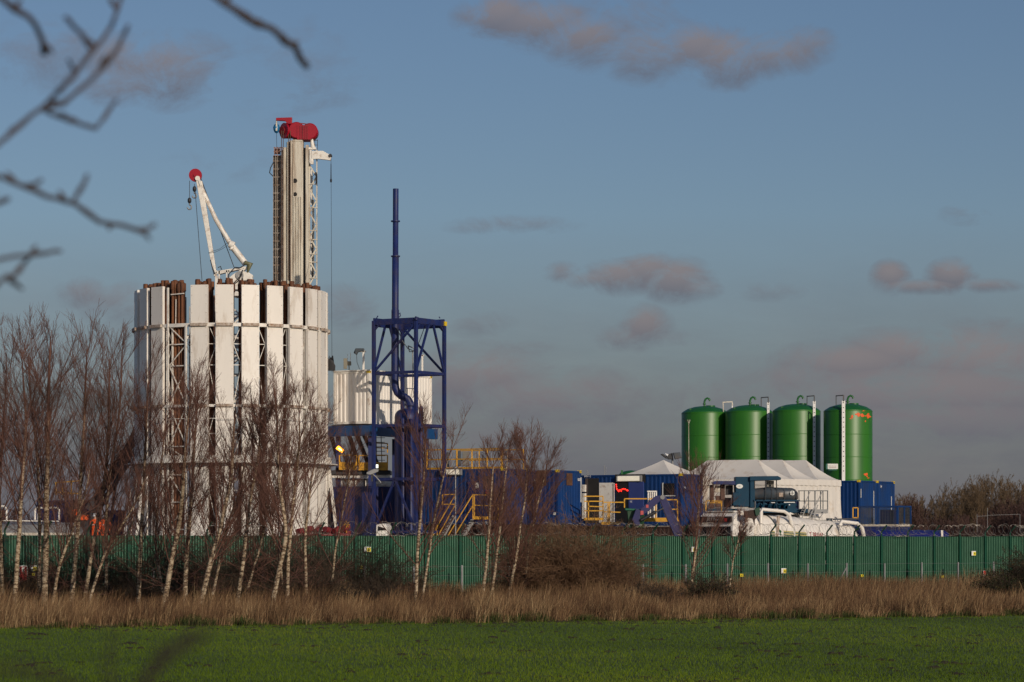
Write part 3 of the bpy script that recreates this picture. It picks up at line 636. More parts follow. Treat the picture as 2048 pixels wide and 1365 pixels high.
def face_box(mb, t0, t1, z0, z1, o0, o1):   # on the face x=0 of a container frame (local), t along +y, outwards -x
    mb.box(-o1, -o0, min(t0, t1), max(t0, t1), z0, z1)
# white cabin
NW = G0(738, 150.0)
wc = container('white_cabin', 'white corrugated site cabin raised high beside the ring, with the blue tower in front', NW, ZZ(848, 150), 2.3, 6.0, 2.80, m_white, 'site cabin', None, True, m_white2, castset=(0, 1))
mb = MB(); mb.box(-.05, 6.0, -.05, 2.3, 2.80, 2.86); mb.build('roof_edge', m_white2, wc, local=True)
# kit on the roof
t = thing('roof_floodlight', P(722, 741, 150.6), 'dark floodlight on a white post on the white cabin roof', 'floodlight')
zr = ZZ(741, 150.6)
mb = MB(); mb.pbox(725, 729, 703, 742, 150.6, .12); mb.pbox(712, 732, 702, 704.5, 150.6, .1); mb.build('post', m_white2, t)
mb = MB(); mb.poly([P(707, 706, 150.5), P(711, 697, 150.5), P(728, 697, 150.5), P(729, 702, 150.5), P(716, 704, 150.5), P(713, 710, 150.5)], (0, .4, 0)); mb.build('lamp_head', m_slate, t, bevel=.02)
wire('cable', [P(713, 708, 150.5), P(714, 725, 150.4), P(719, 739, 150.5)], .014, t)
t = thing('roof_antenna', P(695, 741, 150.8), 'grey antenna unit with two thin rods on the white cabin roof', 'antenna')
mb = MB(); mb.pbox(687, 694, 717, 738, 150.8, .15); mb.pbox(694, 702, 723, 731, 150.8, .3); mb.pbox(697, 699, 731, 742, 150.8, .1); mb.build('unit', mat('putty_plastic', (.22, .2, .15), .5), t, bevel=.015)
mb = MB(); mb.pbox(694.6, 695.3, 708, 724, 150.9, .02); mb.pbox(700.3, 701.4, 706, 724, 150.9, .03); mb.build('rod', m_white2, t)
t = thing('hose_bundle', P(662, 742, 151), 'bundle of looping black hoses at the left end of the white cabin roof', 'hoses')
for i in range(6): x = 657+i*1.8; wire('hose', [P(x, 742, 151+i*.05), P(x-.5, 722-i*2, 151), P(x+1.5, 712+i*3, 151), P(x+4, 722+i*2, 151), P(x+3.5, 742, 151)], .028, t)
t = thing('roof_vent_pipe', P(845, 748, 153.5), 'thin white vent pipe on the roof right of the tower', 'pipe'); mb = MB(); mb.pbox(843, 846.5, 711, 750, 153.5, .1); mb.build('stack', m_white2, t); mb = MB(); mb.pbox(841, 848.5, 710, 712.5, 153.5, .16); mb.build('cap', m_white2, t)
# deck under cabin
dkb = thing('rig_deck', (XX(720, 151), 151, 0), 'mid blue steel deck frame carrying the white cabin above yellow rails', 'steel platform')
zc = ZZ(848, 150)
mb = MB(); A0 = NW+VD*3.6-UD*.0+Vector((0, 0, zc-.40)); mb.bar(NW+VD*3.2-UD*.05+Vector((0, 0, zc-.36)), NW-VD*.2-UD*.05+Vector((0, 0, zc-.36)), .3, .55); mb.bar(NW-VD*.1+Vector((0, 0, zc-.36)), NW-VD*.1+UD*6.2+Vector((0, 0, zc-.36)), .3, .55); mb.build('edge_beam', m_deck, dkb, bevel=.01)
mb = MB(); mb.bar(NW+VD*1.2+Vector((0, 0, zc-.06)), NW+VD*1.2+UD*6+Vector((0, 0, zc-.06)), 2.4, .06); mb.build('deck_plate', m_dark, dkb)
for i, (a, b) in enumerate(((0.3, 0.1), (0.3, 2.2), (3.0, .1), (5.6, .1), (5.6, 2.2))):
    mb = MB(); p = NW+UD*a+VD*b; mb.bar(p, p+Vector((0, 0, zc-.6)), .26, .26); mb.build('column', m_navy, dkb)
for (x0, x1) in ((697, 722), (713, 741), (727, 760), (661, 682)):
    mb = MB(); mb.tube([P(x0, 868, 151.5), P(x1, 940, 152.8)], .12, 8); mb.build('diagonal_strut', m_dark, dkb)
mb = MB()
for i in range(7): y = 876+i*9; mb.bar(P(735+i*2.5, y, 151.6), P(770, y, 151.6), .05, .03)
for x in (742, 752, 762): mb.bar(P(x, 868, 151.6), P(x+2, 935, 151.6), .04, .04)
mb.build('stair_flight', m_dark, dkb)
mb = MB(); mb.pbox(655, 780, 950, 956, 151, .3); mb.build('white_girder', m_white2, dkb)
mb = MB(); mb.pbox(655, 780, 941, 949, 150.8, 2.4); mb.build('lower_deck_plate', m_dark, dkb)
def rail(name, label, pts, h, parent=None, mids=(.5,), r=.03, kick=None, mm=None, cat='railing', group='yellow railings', step=1.3, seg=None):
    """pts: floor points"""
    mm = mm or m_yel
    t = parent or thing(name, pts[0], label, cat, group)
    up = Vector((0, 0, 1))
    for i in range(len(pts)-1):
        a, b = Vector(pts[i]), Vector(pts[i+1]); n = max(1, round((b-a).length/step))
        for k in range(n+(1 if i == len(pts)-2 else 0)): p = a+(b-a)*k/n; mb = MB(); mb.bar(p, p+up*h, r*2, r*2); mb.build('upright', mm, t)
    mb = MB()
    for i in range(len(pts)-1):
        a, b = Vector(pts[i]), Vector(pts[i+1])
        for f in (1.0,)+tuple(mids): mb.bar(a+up*h*f, b+up*h*f, r*1.8, r*1.8)
    mb.build('handrail', mm, t)
    if kick:
        mb = MB()
        for i in range(len(pts)-1): a, b = Vector(pts[i]), Vector(pts[i+1]); mb.bar(a+up*kick/2, b+up*kick/2, .03, kick)
        mb.build('toe_board', mm, t)
    return t
rail('yellow_railing', 'yellow railing with deep toe board under the blue beam, left part beside the orange lamp', [P(679, 940, 150.5), P(713, 941, 150.5)], .78, kick=.42)
rail('yellow_railing', 'short yellow railing with toe board between the dark struts under the cabin', [P(718, 941, 150.6), P(742, 941, 150.6)], .78, kick=.38)
rail('yellow_railing', 'yellow railing with toe board just left of the tall blue vessel', [P(750, 941, 150.6), P(775, 941, 150.6)], .80, kick=.38)
rail('yellow_railing', 'yellow stair rail high behind the tower legs under the deck', [P(748, 905, 153), P(775, 906, 153)], .5)
def lamp(name, px, py, Y, w, h, em, label, tilt=0, glow=None):
    t = thing(name, P(px, py, Y), label, 'lamp'); s = Y/F; c = P(px, py, Y); ax = Vector((math.cos(tilt), 0, -math.sin(tilt)))
    mb = MB(); mb.bar(c-ax*w*s/2*1.2+Vector((0, .12, 0)), c+ax*w*s/2*1.2+Vector((0, .12, 0)), h*s*1.25, .16, up=Vector((0, 1, 0))); mb.build('housing', m_dark, t, bevel=.01)
    mb = MB(); mb.bar(c-ax*w*s/2, c+ax*w*s/2, h*s, .06, up=Vector((0, 1, 0))); mb.build('lens', em, t, bevel=.01)
    if glow: mb = MB(); mb.bar(c-ax*w*s*.22-Vector((0, .035, 0)), c+ax*w*s*.3-Vector((0, .035, 0)), h*s*.35, .03, up=Vector((0, 1, 0))); mb.build('bulb', glow, t)
    mb = MB(); mb.bar(c+Vector((0, .15, 0)), c+Vector((0, 1.0, .05)), .05, .05); mb.build('bracket', m_dark, t); return t
lamp('work_lamp', 680, 899, 150.2, 15, 8, m_or_em, 'glowing orange work lamp under the blue deck beam right of the ring', math.radians(38), m_or_core)
lamp('work_lamp', 752, 933, 150.3, 9, 7, m_wh_em, 'small glowing white lamp behind the left leg of the blue tower')
t = thing('tank_vessel', P(715, 965, 151.5), 'white horizontal tank half hidden below the lower deck', 'tank'); mb = MB(); a = P(683, 968, 151.6); b = P(785, 968, 151.6); mb.tube([a-Vector((.1, 0, 0)), a, b, b+Vector((.1, 0, 0))], [.1, .28, .28, .1], 14); mb.build('shell', m_white2, t)
mb = MB(); mb.tube([P(708, 968, 151.55), P(711, 968, 151.55)], .30, 14); mb.tube([P(728, 968, 151.55), P(731, 968, 151.55)], .30, 14); mb.build('strap_band', m_dark, t)
container('equipment_house', 'dark purple-blue equipment container under the rig deck beside the tower legs', G0(742, 149.5), 1.2, 2.6, 2.4, 4.3, m_navy, 'container', None, False)
t = thing('pump_skid', P(700, 1065, 140), 'dirty red pump skid with a small yellow valve just above the fence beneath the rig', 'pump'); 
mb = MB(); mb.pbox(600, 700, 1062, 1090, 141.5, 1.0); mb.build('skid_body', m_redrag, t); mb = MB()
for i in range(6): mb.tube([P(596+i*18, 1064-(i % 2)*5, 141.3), P(606+i*18, 1062-(i % 3)*4, 141.6)], .16, 10)
mb.build('pump_casing', m_redrag, t); mb = MB()
for a in range(4): mb.bar(P(693, 1050, 141.3)+Vector((.18*math.cos(a*PI/4), 0, .18*math.sin(a*PI/4))), P(693, 1050, 141.3)-Vector((.18*math.cos(a*PI/4), 0, .18*math.sin(a*PI/4))), .03, .03)
mb.tube([P(693, 1050, 141.35), P(693, 1066, 141.35)], .03, 6); mb.build('valve_wheel', m_yel, t)
t = thing('site_van', P(752, 1070, 141), 'white vehicle roof and windscreen just showing above the fence below the tower', 'van')
mb = MB(); mb.poly([P(752, 1090, 140.6), P(752, 1050, 140.6), P(768, 1047, 140.6), P(774, 1053, 140.6), P(775, 1090, 140.6)], (.15, 1.8, 0)); mb.build('body', m_white, t, bevel=.04)
mb = MB(); mb.poly([P(755, 1062, 140.58), P(756, 1053, 140.58), P(771, 1057, 140.58), P(772, 1061, 140.58)], (0, .03, 0)); mb.build('windscreen', m_glass, t)

# ------------------------------------------------------------------ blue tower with flare stack
N0 = G0(832, 147.0); TS = 2.65
tw = thing('blue_tower', N0, 'tall open blue steel tower of stacked square frames', 'steel tower', rz=ROT)
lv = [ZZ(y, 147) for y in (641, 744, 850, 958, 1064)]+[0.0]; Z = lambda p, z: Vector((p.x, p.y, z))
C4 = [N0, N0+UD*TS, N0+UD*TS+VD*TS, N0+VD*TS]
for c in C4: mb = MB(); mb.bar(Z(c, 0), Z(c, lv[0]+.08), .17, .17, up=UD); mb.build('corner_post', m_navy, tw, bevel=.01)
for k, z in enumerate(lv[:-1]):
    mb = MB(); w = .30 if k == 0 else .15
    for i in range(4): mb.bar(Z(C4[i], z), Z(C4[(i+1) % 4], z), .10, w if i in (0, 3) or k else .45)
    mb.build('ring_frame', m_navy, tw, bevel=.008)
top = lv[0]-.1; bt = lv[1]+.05; mid = lambda i: (C4[i]+C4[(i+1) % 4])/2
class _D:
    def bar(s_, *a): b_ = MB(); b_.bar(*a); b_.build('diagonal_brace' if a[2] > .08 else 'knee_brace', m_navy, tw)
mb = _D()
mb.bar(Z(C4[3], bt), Z(C4[0], top), .10, .10); mb.bar(Z(C4[1], bt), Z(C4[2], top), .10, .10)
for i in (0, 2):
    m0 = C4[i]*.55+C4[(i+1) % 4]*.45; m1 = C4[i]*.4+C4[(i+1) % 4]*.6; mb.bar(Z(C4[i], bt), Z(m0, top), .10, .10); mb.bar(Z(C4[(i+1) % 4], bt), Z(m1, top), .10, .10)
for i in (3, 1): mb.bar(Z(C4[i], lv[4]), Z(mid(i), lv[3]), .10, .10); mb.bar(Z(C4[(i+1) % 4], lv[4]), Z(mid(i), lv[3]), .10, .10)
for i in range(4):
    for s_, e in ((C4[i], C4[(i+1) % 4]), (C4[(i+1) % 4], C4[i])): d = (e-s_).normalized(); mb.bar(Z(s_+d*.05, top-.32), Z(s_+d*.4, top+.02), .07, .07)
mb = MB(); c = C4[1]; mb.bar(Z(c, lv[0]-.12), Z(c, lv[0]+.10), .22, .22, up=UD); mb.build('yellow_corner', m_yel2, tw)
mb = MB(); mb.tube([P(880, 637, 149), P(878, 634, 149)], .03, 6); mb.tube([P(753, 637, 148.5), P(756, 632, 148.5)], .03, 6); mb.tube([P(832, 640, 146.9), P(834, 634, 146.9)], .10, 8); mb.build('lifting_lug', m_navy, tw)
fs = thing('flare_stack', G0(814, 148.7), 'dark blue vent pipe bending down into a domed vessel inside the blue tower', 'vent stack')
Yp = 148.7; q = lambda x, y: P(x, y, Yp)
mb = MB(); mb.tube([q(791.5, 378), q(791, 512), q(791, 512.5), q(790.5, 625)], [.15, .15, .18, .18], 14); mb.tube([q(790.5, 620), q(790, 765), q(791, 776), q(795, 786), q(802, 792), q(810, 795), q(816, 799), q(820, 806), q(821, 825)], [.20, .20, .2, .2, .2, .2, .2, .2, .2], 16); mb.build('pipe', m_navy, fs)
for (x, y) in ((791, 443), (791, 513)): mb = MB(); mb.tube([q(x, y-1.2), q(x, y+1.2)], .24, 16); mb.build('flange', m_navy, fs)
mb = MB(); mb.tube([q(821, 808), q(821, 812)], .33, 18); mb.build('flange', m_navy, fs)
mb = MB(); mb.tube([q(797, 630), q(800, 626), q(801, 632), q(797, 636)], .03, 6); mb.build('lug', m_navy, fs)
c = G0(814, Yp); mb = MB(); mb.lathe([(.02, ZZ(817, Yp)), (.30, ZZ(818.5, Yp)), (.5, ZZ(822, Yp)), (.62, ZZ(828, Yp)), (.65, ZZ(834, Yp)), (.65, 0)], (c.x, c.y, 0), 32); mb.build('vessel', m_navy, fs)
for (x, r, yt) in ((806, .11, 836), (820, .24, 838), (842, .12, 812), (792, .08, 830)):
    mb = MB(); y_ = Yp-.72 if x in (806, 820) else Yp-.1; mb.tube([P(x, 1150, y_), P(x, yt+4, y_), P(x, yt, y_)], [r, r, r*.4], 12); mb.build('side_pipe', m_navy, fs)
mb = MB(); mb.bar(P(812, 777, 148.2), P(833, 778, 148.2), .04, .04); mb.bar(P(815, 777, 148.2), P(815, 800, 148.2), .03, .03); mb.bar(P(829, 778, 148.2), P(829, 800, 148.2), .03, .03); mb.build('handle_bar', m_navy, fs)
t = thing('lifting_sling', P(825, 700, 148), 'grey wire sling and chain hanging inside the top of the blue tower', 'sling')
wire('sling', [P(793, 655, 148.6), P(806, 684, 148), P(816, 698, 147.6), P(827, 702, 147.6)], .024, t, m_grey); wire('sling', [P(850, 652, 148.5), P(838, 685, 148), P(827, 702, 147.6)], .02, t, m_dark); wire('chain', [P(816, 692, 147.6), P(828, 697, 147.6), P(828, 703, 147.5), P(819, 704, 147.6), P(816, 692, 147.6)], .03, t, m_grey)
wire('chain', [P(825, 702, 147.7), P(826, 740, 147.7), P(825, 775, 147.7)], .03, t, m_grey); mb = MB(); mb.tube([P(825, 775, 147.7), P(822, 792, 147.7), P(826, 796, 147.7), P(828, 790, 147.7), P(825, 775, 147.7)], .02, 6); mb.build('shackle', m_wire, t)
t = thing('street_lamp', P(745, 945, 146.5), 'grey lamp head on a bent arm clamped to the left leg of the blue tower', 'lamp')
mb = MB(); mb.poly([P(733, 949, 146.4), P(733, 945, 146.4), P(748, 938, 146.4), P(757, 939, 146.4), P(756, 944, 146.4), P(742, 950, 146.4)], (0, .35, 0)); mb.build('lamp_head', m_grey, t, bevel=.02)
mb = MB(); mb.tube([P(744, 948, 146.6), P(752, 954, 146.6), P(762, 966, 146.6)], .035, 6); mb.tube([P(744, 946, 146.6), P(744, 962, 147.4)], .05, 8); mb.build('arm', m_grey, t)

# ------------------------------------------------------------------ blue cabins in the middle
NA = G0(1007, 150.0); zA = ZZ(1049, 150)
ca = container('blue_container', 'blue container cabin with yellow rails on its roof and stairs to its door', NA, zA, 6.06, 2.44, 2.95, m_blue, castset=(0, 1))
NB = G0(1116, 151.5)
cbn = container('blue_container', 'plain blue container with brown rust patches, end facing the open doorways', NB, zA, 6.06, 2.44, 2.90, m_blue, castset=(0, 1, 2))
NC = G0(1363, 154.0); zC = ZZ(1052, 154)
cc = container('blue_container', 'blue container cabin with open doors, red lights inside and a strip light above', NC, zC, 6.5, 2.44, 2.82, m_blue, castset=(0,))
for nm, NN, zt, Lv in (('lower_container', NA, zA, 6.06), ('lower_container', NB, zA, 6.06), ('lower_container', NC, zC, 6.5)):
    container('support_container', {id(NA): 'dark support container under the railed blue cabin', id(NB): 'dark support container under the rust-patched blue container', id(NC): 'dark support container under the open-doored blue cabin'}[id(NN)], NN+UD*.05+VD*.05, .01, Lv-.1, 2.34, zt-.03, mat('brown_container', (.06, .028, .02), .8, var=.3), group='dark support containers', cast=False)
# local helper on the long side faces
def tl(NN, px): return meet(px, NN, VD)
def fz(NN, px, py):
    p = NN+VD*tl(NN, px); return ZZ(py, p.y)
def fpatch(parent, NN, zbase, name, x0, x1, y0, y1, m, o0=.0, o1=.03, bevel=0):
    a, b = tl(NN, x0), tl(NN, x1); xm = (x0+x1)/2; mb = MB(); face_box(mb, a, b, fz(NN, xm, y1)-zbase, fz(NN, xm, y0)-zbase, o0, o1); return mb.build(name, m, parent, local=True, bevel=bevel)
# A: door, window, strip light, patches
dr = fpatch(ca, NA, zA, 'door', 936, 961, 962, 1040, m_navy, .0, .03); fpatch(dr, NA, zA, 'window', 951, 958, 966, 977, m_signw, .032, .045)
fpatch(ca, NA, zA, 'window', 968, 988, 952, 978, mat('dusty_window', (.07, .05, .05), .3), .0, .03); fpatch(ca, NA, zA, 'notice', 972, 980, 981, 990, mat('red_notice', (.4, .08, .08), .6), .03, .045)
fpatch(ca, NA, zA, 'door_frame', 958.5, 962, 944, 1040, m_blue, .03, .05)
pn = mat('brown_patch', (.10, .045, .022), .85, var=.35, scale=4)
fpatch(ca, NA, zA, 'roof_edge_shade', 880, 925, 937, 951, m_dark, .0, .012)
for i, (x0, x1, y0, y1) in enumerate(((1024, 1040, 941, 971), (1074, 1093, 941, 972))):
    NN, par, zb = (NB, cbn, zA); fpatch(par, NN, zb, 'rust_patch', x0, x1, y0, y1, pn, .0, .012)
mb = MB(); mb.box(.9, 1.5, -.008, .015, 2.1, 2.75); mb.build('rust_patch', pn, cbn, local=True)
for (x, y) in ((1069, 962), (1107, 1028)): fpatch(cbn, NB, zA, 'label', x, x+4.5, y-2.5, y+2.5, m_signw, .0, .012)
mb = MB(); mb.box(2.36, 2.43, -.012, .0, 1.2, 2.55); mb.build('marking_strip', m_signw, cbn, local=True)
t = text_obj('082', .22, m_wtxt, cbn, frame_at(Vector((NB.x, NB.y, 0))+UD*2.02-VD*.015+Vector((0, 0, zA+2.35)), UD), spacing=1)
def strip_light(x0, x1, y0, y1, NN, label):
    a, b = NN+VD*tl(NN, x0), NN+VD*tl(NN, x1); z0, z1 = ZZ(y1, a.y), ZZ(y0, a.y); t = thing('strip_light', (b.x, b.y, (z0+z1)/2), label, 'light fitting')
    mb = MB(); c = Vector((0, 0, (z0+z1)/2)); mb.bar(a+c-UD*.05, b+c-UD*.05, .06, z1-z0+.05); mb.build('backplate', m_grey, t)
    mb = MB(); mb.bar(a+c-UD*.13+VD*.06, b+c-UD*.13-VD*.06, .12, z1-z0-.03); mb.build('diffuser', m_tube, t, bevel=.03)
    for p in (a, b): mb = MB(); s_ = 1 if p is a else -1; mb.bar(p+c-UD*.14, p+c-UD*.14+VD*.055*s_, .14, z1-z0); mb.build('end_cap', m_grey, t)
strip_light(925, 884, 939, 950, NA, 'long strip light under the roof edge of the railed blue cabin'); strip_light(1285, 1236, 952, 963, NC, 'long cream strip light above the open doorway with red lights')
# roof rails on A
zr = zA+2.95; R_ = lambda px, o=.1: (lambda p: Vector((p.x, p.y, zr)))(NA+VD*tl(NA, px)+UD*o)
rail('yellow_railing', 'long yellow railing along the roof of the blue cabin', [R_(1003), R_(852)], 1.05, step=.98, r=.035, kick=.1)
rail('yellow_railing', 'yellow railing along the rear edge of the blue cabin roof', [R_(1003)+UD*2.1, R_(870)+UD*2.1], 1.05, step=1.4, r=.03)
t = thing('roof_unit', R_(930, .9), 'grey boxy ventilation units behind the roof railing', 'ventilation unit')
for (x0, x1, y0, y1, mm) in ((912, 922, 902, 932, m_slate), (925, 938, 904, 932, mat('grey_box', (.16, .15, .13), .6)), (890, 898, 905, 934, m_slate)): mb = MB(); mb.pbox(x0, x1, y0, y1, 153.4, .6); mb.build('box_unit', mm, t, bevel=.02)
t = thing('lamp_mast', P(911, 1060, 147.0), 'thin grey lamp mast rising in front of the blue cabin', 'lamp post')
mb = MB(); mb.tube([P(911, 1150, 147), P(911, 938, 147)], .035, 7); mb.tube([P(911, 938, 147), P(904, 932, 147), P(902, 905, 147)], .025, 6); mb.build('mast', m_grey, t); mb = MB(); mb.lathe([(.02, -.06), (.16, -.03), (.13, .05), (.03, .09)], P(911, 936, 147), 12); mb.build('lamp_head', m_grey, t)
# stairs & landings on A
G = lambda px, py, Y=149.0: P(px, py, Y)
st = thing('yellow_stair', G(945, 1050), 'yellow railed landing and stair in front of the rust-window cabin door', 'staircase', 'yellow stairs')
mb = MB(); mb.bar(G(945, 1036), G(998, 1037), .5, .16); mb.build('landing', m_yel, st)
mb = MB()
for x in (946, 949, 996): mb.bar(G(x, 1034, 148.8), G(x, 989, 148.8), .055, .055)
for y in (990, 1011): mb.bar(G(946, y, 148.8), G(997, y+1, 148.8), .045, .045)
mb.build('landing_rail', m_yel, st)
for (a, b) in (((946, 989), (888, 1085)), ((946, 1011), (900, 1087))): mb = MB(); mb.bar(G(*a, 148.8), G(*b, 148.8), .05, .05); mb.build('handrail', m_yel, st)
mb = MB(); mb.bar(G(945, 1042, 149.2), G(915, 1092, 149.2), .06, .22); 
for i in range(9): mb.bar(G(944-i*3.4, 1040+i*5.6, 148.7), G(944-i*3.4, 1040+i*5.6, 149.4), .16, .04)
mb.build('stair_tread', m_grey, st)
st = thing('yellow_stair', G(905, 1050), 'yellow stair rails descending left of the thin lamp mast', 'staircase', 'yellow stairs')
for (a, b) in (((911, 989), (872, 1058)), ((911, 1009), (874, 1076)), ((885, 990), (911, 989)), ((885, 1009), (911, 1009)), ((885, 990), (885, 1010)), ((910, 990), (911, 1030)), ((875, 1054), (863, 1078)), ((873, 1060), (877, 1082))): mb = MB(); mb.bar(G(*a, 148.6), G(*b, 148.6), .05, .05); mb.build('handrail', m_yel, st)
mb = MB(); mb.bar(G(908, 1032, 149), G(876, 1092, 149), .06, .2)
for i in range(9): mb.bar(G(906-i*3.6, 1034+i*6.4, 148.6), G(906-i*3.6, 1034+i*6.4, 149.2), .16, .04)
mb.build('stair_tread', m_grey, st)
# C details
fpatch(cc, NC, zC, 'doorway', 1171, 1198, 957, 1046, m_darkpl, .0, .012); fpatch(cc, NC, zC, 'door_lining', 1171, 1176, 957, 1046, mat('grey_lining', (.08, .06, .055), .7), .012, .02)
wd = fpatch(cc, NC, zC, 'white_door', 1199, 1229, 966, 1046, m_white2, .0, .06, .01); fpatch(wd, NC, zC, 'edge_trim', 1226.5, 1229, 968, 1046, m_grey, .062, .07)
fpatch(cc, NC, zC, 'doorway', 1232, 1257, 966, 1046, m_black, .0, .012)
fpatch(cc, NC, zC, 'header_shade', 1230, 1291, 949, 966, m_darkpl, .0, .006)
rl = thing('red_lights', NC+VD*3.8, 'string of glowing red lights in the dark doorway', 'lights'); mb = MB()
for i, (x, y) in enumerate(((1233, 970), (1233.5, 974), (1234, 978), (1236, 981), (1239, 981), (1242, 980.5), (1245, 979), (1248, 978.5), (1251, 979), (1254, 981), (1256, 981.5), (1243, 982.5), (1238, 983))):
    p = NC+VD*tl(NC, x)-UD*.035; mb.lathe([(.01, -.045), (.04, 0), (.01, .045)], (p.x, p.y, ZZ(y, p.y)), 6)
mb.build('bulb', m_red_em, rl); wire('flex', [(lambda p: (p.x, p.y, ZZ(y, p.y)))(NC+VD*tl(NC, x)-UD*.02) for x, y in ((1233, 969), (1234, 979), (1246, 979), (1256, 981))], .01, rl)
bd = fpatch(cc, NC, zC, 'blue_door', 1258, 1288, 964, 1048, m_bluedoor, .0, .06, .01)
t = text_obj('10', .22, m_wtxt, cc, frame_at(Vector((NC.x, NC.y, 0))+VD*.0+UD*.18-VD*.03+Vector((0, 0, zC+2.0)), UD))
text_obj('FS', .16, m_wtxt, cc, (lambda p: frame_at((p.x, p.y, fz(NC, 1262, 1006)), -VD))(NC+VD*tl(NC, 1261)-UD*.065))
wn = fpatch(cc, NC, zC, 'window', 1327, 1349, 967, 990, m_glass, .0, .03); fpatch(wn, NC, zC, 'window_frame', 1325, 1327, 966, 991, m_signw, .0, .04); fpatch(cc, NC, zC, 'window_sill', 1325, 1351, 991, 993, m_signw, .0, .05)
text_obj('0451-2', .15, m_wtxt, cc, (lambda p: frame_at((p.x, p.y, fz(NC, 1172, 955)), -VD))(NC+VD*tl(NC, 1169)-UD*.03))
# hanging white coats / labels at the left doorway
t = thing('white_locker', NC+VD*6.2, 'narrow white cabinet at the left doorway beside the blue container end', 'cabinet')
for (y0, y1) in ((970, 984), (987, 1038)): mb = MB(); p = NC+VD*tl(NC, 1168)-UD*.1; r_ = NC+VD*tl(NC, 1173)-UD*.1; mb.bar(Vector((p.x, p.y, ZZ((y0+y1)/2, p.y))), Vector((r_.x, r_.y, ZZ((y0+y1)/2, r_.y))), .2, (y1-y0)*p.y/F); mb.build('cabinet_door', m_white2, t)
t = thing('slatted_rack', P(1303, 1035, 152), 'white vertical slatted rack leaning behind the blue machine arm', 'rack')
for i in range(5): mb = MB(); mb.pbox(1295.5+i*4, 1298+i*4, 984, 1038, 151.8, .06); mb.build('slat', m_white2, t)
mb = MB(); mb.pbox(1294.5, 1314, 982, 984.5, 151.75, .1); mb.build('top_bar', m_white2, t)
# yellow rails in front of C
G2 = lambda px, py, Y=151.6: P(px, py, Y)
def yframe(label, segs, Y, kicks=(), r=.06):
    t = thing('yellow_railing', P(segs[0][0], 1050, Y), label, 'railing', 'yellow railings')
    for (a, b, c, d) in segs: mb = MB(); mb.bar(P(a, b, Y), P(c, d, Y), r, r); mb.build('rail_bar', m_yel, t)
    for (a, b, c, d) in kicks: mb = MB(); mb.pbox(a, c, b, d, Y, .05); mb.build('toe_board', m_yel, t)
yframe('yellow gated railing in front of the leftmost dark doorway', [(1168, 993, 1206, 993), (1206, 993, 1206, 1042), (1168, 1003, 1206, 1003), (1176, 1013, 1206, 1014), (1177, 1002, 1177, 1040), (1168, 1022, 1206, 1022)], 151.4, [(1168, 1036, 1207, 1041)])
yframe('low yellow railing in front of the white door', [(1206, 1005, 1249, 1005), (1216, 1007, 1216, 1045), (1219, 1007, 1219, 1045), (1206, 1024, 1241, 1025), (1249, 998, 1249, 1016)], 151.3, [(1203, 1044, 1241, 1050)])
yframe('yellow railing behind the green bin and blue machine arm', [(1249, 998, 1294, 998), (1330, 1000, 1355, 1000), (1355, 1000, 1355, 1044), (1338, 1019, 1355, 1019), (1312, 1010, 1312, 1040), (1297, 998, 1330, 999)], 151.5, [(1281, 1036, 1335, 1044), (1350, 1038, 1357, 1044)])
yframe('short yellow railing right of the blue cabin number ten', [(1412, 1002, 1443, 1003), (1420, 1006, 1443, 1006), (1443, 1002, 1443, 1024), (1412, 1002, 1412, 1024)], 155.5)
yframe('small yellow gate between the tent wall and the right blue containers', [(1706, 1016, 1716, 1016), (1716, 1016, 1716, 1036), (1706, 1036, 1716, 1036), (1706, 1016, 1706, 1036)], 167)
# bin and blue arm
t = thing('green_bin', P(1260, 1055, 150), 'dark green wheeled bin with bright green lid tilted by the blue arm', 'bin')
mb = MB(); mb.poly([P(1254, 1020, 149.8), P(1280, 1020, 149.8), P(1278, 1056, 149.8), P(1257, 1056, 149.8)], (.3, .6, 0)); mb.build('body', mat('bin_green', (.012, .06, .025), .5), t, bevel=.03)
mb = MB(); mb.poly([P(1250, 1017, 149.7), P(1284, 1019, 149.7), P(1284, 1022, 149.7), P(1251, 1021, 149.7)], (.35, .7, 0)); mb.build('lid', mat('lid_green', (.005, .12, .06), .45), t, bevel=.01)
t = thing('telescopic_loader', P(1330, 1085, 149.3), 'dark blue bent loader arm reaching over the fence in front of the yellow rails', 'loader')
m_arm = mat('indigo_paint', (.022, .022, .10), .38, var=.15, dirt=(.1, .08, .1), damt=.33)
Y_ = 149.4
mb = MB(); mb.poly([P(1281, 1018, Y_), P(1312, 992, Y_), P(1324, 991, Y_), P(1325, 999, Y_), P(1292, 1027, Y_), P(1280, 1033, Y_)], (0, .5, 0)); mb.build('upper_arm', m_arm, t, bevel=.02)
mb = MB(); mb.poly([P(1318, 997, Y_+.1), P(1330, 991, Y_+.1), P(1344, 1018, Y_+.1), P(1362, 1056, Y_+.1), P(1376, 1092, Y_+.1), P(1358, 1092, Y_+.1), P(1338, 1048, Y_+.1)], (0, .6, 0)); mb.build('lower_arm', m_arm, t, bevel=.02)
mb = MB(); mb.poly([P(1272, 1018, Y_), P(1280, 1020, Y_), P(1280, 1052, Y_), P(1272, 1052, Y_), P(1264, 1040, Y_)], (0, .7, 0)); mb.build('tool_carriage', m_arm, t, bevel=.02)
mb = MB(); mb.tube([P(1282, 1041, Y_-.1), P(1312, 1024, Y_-.1)], .09, 8); mb.build('ram_cylinder', m_dark, t); mb = MB(); mb.tube([P(1312, 1024, Y_-.1), P(1327, 1017, Y_-.1)], .045, 8); mb.build('ram_rod', m_wire, t)
mb = MB(); mb.tube([P(1325, 995, Y_-.05), P(1325, 995, Y_+.75)], .12, 10); mb.build('pivot_pin', m_grey, t)
